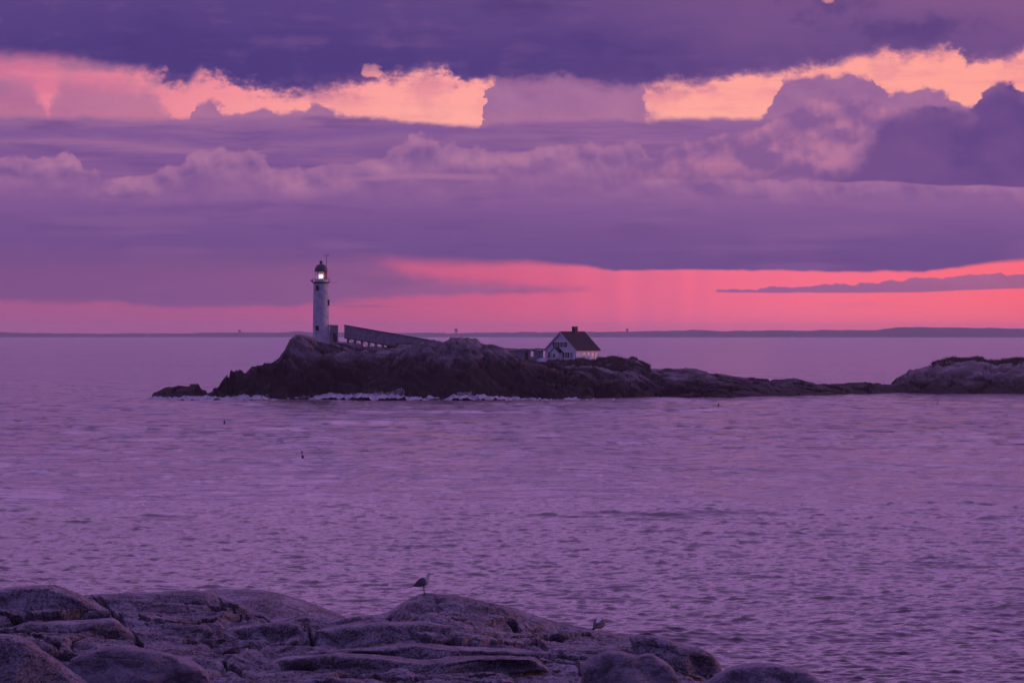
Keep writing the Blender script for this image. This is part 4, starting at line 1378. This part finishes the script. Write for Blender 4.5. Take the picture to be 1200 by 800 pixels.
# loose slabs and boulders lying in front
tag(rock_solid('boulder', [(84, 772), (96, 766), (110, 762), (120, 757.5), (140, 756), (165, 760), (185, 763), (203, 766.5), (225, 775), (238, 783), (245, 792), (248, 806), (240, 825), (160, 832), (92, 826), (80, 800)],
               69.8, 0.8, MAT['boulder'], 21, 0.17, 1.3, 3.2),
    'smooth dark boulder with a lit upper rim at the bottom left of the photo', 'boulder')
tag(rock_solid('boulder', [(-40, 742), (0, 743), (18, 744), (33, 751), (48, 763), (68, 774), (84, 788), (100, 801), (104, 825), (40, 835), (-50, 830)],
               69.0, 0.9, MAT['rock_near'], 22, 0.18, 1.4, 3.0),
    'pale sloping rock slab cut by the bottom left corner of the photo', 'boulder')
tag(rock_solid('boulder', [(682, 778), (690, 771), (700, 766), (712, 761.5), (730, 763), (748, 768.5), (757, 765.5), (766, 766), (776, 773), (786, 782), (796, 800), (798, 822), (740, 830), (684, 820), (680, 795)],
               70.6, 0.8, MAT['boulder'], 23, 0.17, 1.5, 2.8),
    'humped smooth boulder below the smaller perched gull', 'boulder')
tag(rock_solid('boulder', [(738, 746), (752, 744.5), (770, 745), (782, 748), (794, 754.5), (804, 757), (818, 759), (830, 764), (838, 770), (844, 778), (847, 785), (830, 789), (808, 788), (795, 786), (770, 800), (745, 780)],
               77.5, 0.8, MAT['rock_near'], 24, 0.15, 2.0, 3.4),
    'angular cracked slab at the right end of the near ledge', 'boulder')
tag(rock_solid('boulder', [(812, 805), (830, 797), (845, 787), (858, 781.5), (870, 779), (886, 777.5), (906, 777.5), (922, 781), (940, 785), (952, 791), (967, 801), (985, 818), (960, 835), (860, 840), (815, 828)],
               74.0, 0.9, MAT['boulder'], 25, 0.15, 1.6, 2.8),
    'rounded rock at the bottom, farthest right of the near rocks', 'boulder')


# ledge slabs set into the slope, one above the other
SLABS = [([(-40, 694), (0, 690), (30, 686.5), (62, 686), (72, 690), (95, 697), (110, 706), (127, 715), (131, 721), (110, 723.5), (60, 726), (20, 724), (-40, 716)], 80.2, 0.8, 31,
          'layered rock slab topping the left end of the near ledge'),
         ([(20, 736), (38, 729), (70, 728), (105, 726.5), (131, 724.5), (141, 731), (153, 741), (164, 754), (150, 762), (100, 768), (60, 760), (35, 748)], 77.2, 0.8, 32,
          'flat-topped slab just above the smooth dark boulder at lower left'),
         ([(246, 744), (270, 735), (300, 731), (330, 728.5), (351, 731), (361, 744), (365, 757), (330, 758.5), (285, 761), (250, 764)], 78.8, 0.7, 33,
          'blunt block left of the short upright crack mid ledge'),
         ([(369, 738), (400, 732), (450, 729), (500, 728), (545, 733), (556, 744), (534, 753.5), (482, 748), (440, 754), (392, 758.5), (370, 756)], 77.9, 0.8, 34,
          'long slab right of the short upright crack, under the standing gull'),
         ([(380, 763), (430, 760), (482, 753.5), (535, 759), (600, 760.5), (645, 764), (600, 769), (548, 766), (500, 770), (440, 764.5)], 75.8, 0.7, 35,
          'thin wedge of rock between two long dark cracks'),
         ([(325, 771), (390, 766), (440, 768.5), (500, 775), (560, 769), (625, 771), (645, 784), (560, 792), (450, 795.5), (335, 792)], 74.2, 0.8, 36,
          'broad layered slab at the bottom middle of the photo')]
for outline, D_, dep_, sd_, lab_ in SLABS:
    tag(rock_solid('boulder', outline, D_, dep_, MAT['rock_near'], sd_, 0.13, 2.6, 3.6, cuts=6), lab_, 'boulder')


# ------------------------------------------------------------------ gulls
def loft(name, rings, mat, parent, n=14):
    """rings: (centre, tangent-plane axes a, b) ellipses"""
    v = []; f = []
    for c, a, b in rings:
        for i in range(n):
            q = 2 * math.pi * i / n
            v.append(Vector(c) + Vector(a) * math.cos(q) + Vector(b) * math.sin(q))
    m = len(rings)
    for j in range(m - 1):
        for i in range(n):
            f.append((j * n + i, j * n + (i + 1) % n, (j + 1) * n + (i + 1) % n, (j + 1) * n + i))
    f.append(tuple(range(n - 1, -1, -1))); f.append(tuple((m - 1) * n + i for i in range(n)))
    me = bpy.data.meshes.new(name); me.from_pydata([tuple(p) for p in v], [], f); me.update()
    bm = bmesh.new(); bm.from_mesh(me); bmesh.ops.recalc_face_normals(bm, faces=bm.faces); bm.to_mesh(me); bm.free()
    return mesh_obj(name, me, mat, parent, True)


def spine(pts):
    """pts: (x, z, half height, half width) -> rings perpendicular to the spine in the xz plane"""
    out = []
    for i, (x, z, h, w) in enumerate(pts):
        a = pts[max(0, i - 1)]; b = pts[min(len(pts) - 1, i + 1)]
        d = Vector((b[0] - a[0], 0, b[1] - a[1])).normalized()
        nrm = Vector((-d.z, 0, d.x))
        out.append(((x, 0, z), nrm * h, Vector((0, w, 0))))
    return out


def gull(label, loc, rz, crouch=False):
    root = tag(empty('gull', loc, rz), label, 'gull', 'gulls perched on the near rocks')
    dz = -0.075 if crouch else 0.0
    nz = -0.055 if crouch else 0.0
    body = [(-0.205, 0.150 + dz, 0.012, 0.016), (-0.175, 0.162 + dz, 0.030, 0.034), (-0.12, 0.185 + dz, 0.056, 0.058), (-0.05, 0.213 + dz, 0.077, 0.075),
            (0.01, 0.240 + dz, 0.080, 0.078), (0.045, 0.272 + dz + nz * 0.3, 0.068, 0.064), (0.062, 0.308 + dz + nz * 0.6, 0.048, 0.046), (0.068, 0.338 + dz + nz, 0.038, 0.037),
            (0.078, 0.366 + dz + nz, 0.041, 0.037), (0.096, 0.384 + dz + nz, 0.040, 0.035), (0.118, 0.385 + dz + nz, 0.030, 0.027), (0.134, 0.381 + dz + nz, 0.018, 0.015)]
    body = [(x, z - 0.004, hh * 1.14, ww * 1.16) if i < 7 else (x, z, hh * 1.05, ww * 1.05) for i, (x, z, hh, ww) in enumerate(body)]
    loft('body', spine(body), MAT['gull_white'], root, 16)
    loft('beak', [((0.130, 0, 0.381 + dz + nz), (0, 0, 0.014), (0, 0.010, 0)), ((0.165, 0, 0.377 + dz + nz), (0, 0, 0.011), (0, 0.007, 0)), ((0.186, 0, 0.370 + dz + nz), (0, 0, 0.007), (0, 0.004, 0)), ((0.192, 0, 0.362 + dz + nz), (0, 0, 0.002), (0, 0.002, 0))], MAT['beak'], root, 8)
    for s in (-1, 1):
        w = [(0.030, 0.262 + dz, 0.030, 0.012), (0.005, 0.250 + dz, 0.062, 0.018), (-0.06, 0.222 + dz, 0.068, 0.018), (-0.13, 0.186 + dz, 0.050, 0.015), (-0.19, 0.158 + dz, 0.026, 0.011), (-0.225, 0.143 + dz, 0.012, 0.007)]
        rings = [((c[0], s * off, c[2]), a, b) for (c, a, b), off in zip(spine([(q[0], q[1] - 0.008, q[2] * 1.28, q[3] * 1.2) for q in w]), (0.066, 0.082, 0.080, 0.060, 0.038, 0.026))]
        wing = loft('wing', rings, MAT['gull_grey'], root, 12)
        tip = [(-0.185, 0.158 + dz, 0.020, 0.008), (-0.25, 0.130 + dz, 0.014, 0.006), (-0.318, 0.106 + dz, 0.005, 0.003)]
        rings = [((c[0], s * off, c[2]), a, b) for (c, a, b), off in zip(spine(tip), (0.035, 0.022, 0.010))]
        loft('wing_tip', rings, MAT['gull_black'], wing, 8)
        loft('eye', [((0.100, s * (0.0335 - 0.002 + i * 0.001), 0.392 + dz + nz), (0.0055 * q, 0, 0), (0, 0, 0.0055 * q)) for i, q in ((0, 1.0), (2, 0.9), (4, 0.4))], MAT['gull_black'], root, 8)
        lg = MB()
        top = 0.155 + dz
        lg.tube((-0.012, s * 0.030, top + 0.02), (-0.022, s * 0.030, max(0.075 + dz, 0.02)), 0.012, 0.007, 8)
        lg.tube((-0.022, s * 0.030, max(0.075 + dz, 0.02)), (-0.012, s * 0.030, -0.01), 0.006, 0.006, 8)
        leg = lg.build('leg', MAT['leg'], root)
        ft = MB()
        ft.add([(-0.02, s * 0.030, -0.004), (0.045, s * 0.030 - 0.026, -0.008), (0.052, s * 0.030, -0.006), (0.045, s * 0.030 + 0.026, -0.008), (-0.015, s * 0.030, 0.008)],
               [(0, 1, 4), (1, 2, 4), (2, 3, 4), (3, 0, 4), (3, 2, 1, 0)])
        ft.build('foot', MAT['leg'], leg)
    loft('mantle', spine([(0.035, 0.300 + dz, 0.026, 0.040), (0.0, 0.285 + dz, 0.034, 0.062), (-0.06, 0.252 + dz, 0.040, 0.070), (-0.13, 0.208 + dz, 0.034, 0.055), (-0.20, 0.166 + dz, 0.016, 0.032)]), MAT['gull_grey'], root, 12)
    loft('tail', [((-0.19, 0, 0.152 + dz), (0, 0, 0.018), (0, 0.03, 0)), ((-0.25, 0, 0.128 + dz), (0, 0, 0.009), (0, 0.042, 0)), ((-0.295, 0, 0.112 + dz), (0, 0, 0.004), (0, 0.046, 0))], MAT['gull_black' if crouch else 'gull_white'], root, 10)
    return root


def perch(px, D):
    x = X_(px, D)
    return Vector((x, D, near_z(x, D)))


def skyline_perch(px):
    """the spot of the near ledge that stands highest against the view along this bearing"""
    ds = np.arange(79.5, 84.5, 0.02)
    x = (px - 600) / K * ds
    z = near_height(x[:, None], ds[:, None])[:, 0]
    i = int(np.argmax((z - EYE) / ds))
    return Vector((x[i], ds[i], z[i]))


gull('grey and white gull standing on the highest point of the near ledge', skyline_perch(498) + Vector((0, 0, 0.006)), math.radians(-8))
gull('smaller-looking crouched gull low on the right slope of the near ledge', skyline_perch(703.5) + Vector((0, 0, 0.006)), math.radians(58), crouch=True)


def flying_gull(c):
    root = tag(empty('gull', c, math.radians(40)), 'tiny gull gliding low over the grass right of the white house', 'gull')
    loft('body', spine([(-0.25, 0, 0.02, 0.03), (-0.12, 0.0, 0.07, 0.07), (0.02, 0.01, 0.08, 0.08), (0.15, 0.02, 0.05, 0.05), (0.22, 0.03, 0.045, 0.04), (0.29, 0.02, 0.01, 0.01)]), MAT['gull_white'], root, 10)
    for s in (-1, 1):
        z = 0.30 * s
        rings = [((0.02, s * 0.05, 0.03), (0.10, 0, 0), (0, 0, 0.025)), ((0.06, s * 0.36, 0.08 + z * 0.5), (0.09, 0, 0), (0, 0, 0.018)), ((0.0, s * 0.70, 0.06 + z), (0.04, 0, 0), (0, 0, 0.010)), ((-0.03, s * 0.80, 0.05 + z * 1.15), (0.01, 0, 0), (0, 0, 0.004))]
        loft('wing', rings, MAT['gull_grey'], root, 8)
    loft('tail', [((-0.22, 0, 0), (0, 0, 0.012), (0, 0.03, 0)), ((-0.36, 0, 0), (0, 0, 0.006), (0, 0.08, 0))], MAT['gull_white'], root, 8)


flying_gull(at(725.5, 417.0, 930.0))


# ------------------------------------------------------------------ lobster buoys
def buoy(px, py, hpx, label, mats, tilt=0.12):
    D = EYE * K / (py - YH); u = D / K
    h = hpx * u
    root = tag(empty('lobster_buoy', (X_(px, D), D, 0.0)), label, 'buoy', 'lobster buoys afloat off the island')
    root.rotation_euler = (0.05, -tilt, 0)
    r = max(0.13, h * 0.17)
    MB().lathe([(r * 0.4, -0.25), (r, -0.1), (r, h * 0.30), (r * 0.95, h * 0.36)], 14).build('float_base', MAT[mats[0]], root, True)
    MB().lathe([(r * 0.95, h * 0.362), (r * 0.8, h * 0.52), (r * 0.5, h * 0.70)], 14).build('float_neck', MAT[mats[1]], root, True)
    MB().lathe([(r * 0.25, h * 0.702), (r * 0.6, h * 0.74), (r * 0.72, h * 0.88), (r * 0.5, h)], 12).build('spindle', MAT[mats[2]], root, True)


buoy(355, 536.2, 8.0, 'black and white lobster buoy floating nearest, below the lighthouse', ('buoy_dark', 'buoy_white', 'buoy_dark'), 0.16)
buoy(263, 496, 4.0, 'small dark buoy floating left of the black and white one', ('buoy_dark', 'buoy_dark', 'buoy_dark'), 0.05)
buoy(842, 475.5, 3.4, 'small reddish buoy in front of the low rock tail', ('buoy_red', 'buoy_dark', 'buoy_dark'), -0.1)
buoy(1099, 474, 3.0, 'small reddish buoy in front of the right rocky knoll', ('buoy_red', 'buoy_red', 'buoy_dark'), 0.1)


# ------------------------------------------------------------------ things on the far coast
def water_tower(px, top, wpx, label):
    u = CDT / K
    x = X_(px, CDT); zt = Z_(top, CDT); w = wpx * u
    root = tag(empty('water_tower', (x, CDT - 40, 6.0)), label, 'water tower', 'water towers on the far coast')
    zt -= 6.0
    ht = w * 0.75
    MB().lathe([(w * 0.35, zt - ht * 1.15), (w * 0.5, zt - ht * 0.9), (w * 0.5, zt - ht * 0.2), (w * 0.3, zt), (0.1, zt + ht * 0.06)], 14).build('tank', MAT['grey_wall'], root, True)
    m = MB().tube((0, 0, 0), (0, 0, zt - ht * 1.1), w * 0.16, n=8).build('riser', MAT['grey_wall'], root)
    for q in range(4):
        c, s = math.cos(q * math.pi / 2 + 0.78) * w * 0.34, math.sin(q * math.pi / 2 + 0.78) * w * 0.34
        MB().tube((c * 1.15, s * 1.15, 0), (c, s, zt - ht), w * 0.055, n=6).build('leg', MAT['grey_wall'], root)


water_tower(282.0, 386.0, 3.4, 'far water tower left of the lighthouse')
water_tower(534.8, 384.8, 4.0, 'far water tower over the dome rock')
water_tower(734.5, 385.0, 3.2, 'far water tower right of the white house')


def far_house(px, py, label):
    D = CD - 15; u = D / K
    c = at(px, py, D)
    root = tag(empty('far_house', (c.x, c.y, 0.0)), label, 'house', 'pale houses on the far shore')
    w, h = 2.2 * u, c.z + 1.2
    MB().box((0, 0, h / 2), (w, 5, h)).build('wall', MAT['white_trim'], root)
    MB().add([(-w / 2 - 0.2, -2.7, h + 0.01), (w / 2 + 0.2, -2.7, h + 0.01), (w / 2 + 0.2, 2.7, h + 0.01), (-w / 2 - 0.2, 2.7, h + 0.01), (-w / 2, 0, h + 1.6), (w / 2, 0, h + 1.6)],
             [(3, 2, 1, 0), (0, 1, 5, 4), (2, 3, 4, 5), (1, 2, 5), (3, 0, 4)]).build('roof', MAT['grey_wall'], root)


far_house(171.0, 393.8, 'pale speck of a house on the far shore left of the lighthouse')
far_house(928.5, 393.4, 'pale speck of a house on the far shore over the rock tail')


def far_boat():
    D = 8500.0; u = D / K
    root = tag(empty('motor_boat', (X_(540.5, D), D, 0.1)), 'tiny boat far out just above the dome rock', 'boat')
    L = 5.0 * u * 0.8
    MB().add([(-L / 2, -1, 0), (L * 0.4, -1, 0), (L * 0.5, 0, 0.1), (L * 0.4, 1, 0), (-L / 2, 1, 0), (-L / 2, -1.3, 1.2), (L * 0.42, -1.3, 1.4), (L * 0.56, 0, 1.7), (L * 0.42, 1.3, 1.4), (-L / 2, 1.3, 1.2)],
             [(4, 3, 2, 1, 0), (5, 6, 7, 8, 9), (0, 1, 6, 5), (1, 2, 7, 6), (2, 3, 8, 7), (3, 4, 9, 8), (4, 0, 5, 9)]).build('hull', MAT['grey_wall'], root)
    MB().box((0, 0, 2.1), (L * 0.3, 1.8, 1.6)).build('cabin', MAT['grey_wall'], root)


far_boat()


# ------------------------------------------------------------------ the air
def build_haze():
    m = bpy.data.materials.new('haze'); m.use_nodes = True
    nt = m.node_tree; nt.nodes.clear()
    pv = nt.nodes.new('ShaderNodeVolumePrincipled'); o = nt.nodes.new('ShaderNodeOutputMaterial')
    pv.inputs['Color'].default_value = (0.97, 0.96, 0.98, 1)
    pv.inputs['Density'].default_value = 0.000055
    pv.inputs['Anisotropy'].default_value = 0.6
    nt.links.new(pv.outputs[0], o.inputs['Volume'])
    R = 13600.0
    b = MB().box((0, 0, 16.0), (2 * R, 2 * R, 42.0)).build('haze', m)
    return tag(b, 'thin purple sea haze softening the far coast', 'haze', kind='stuff')


build_haze()
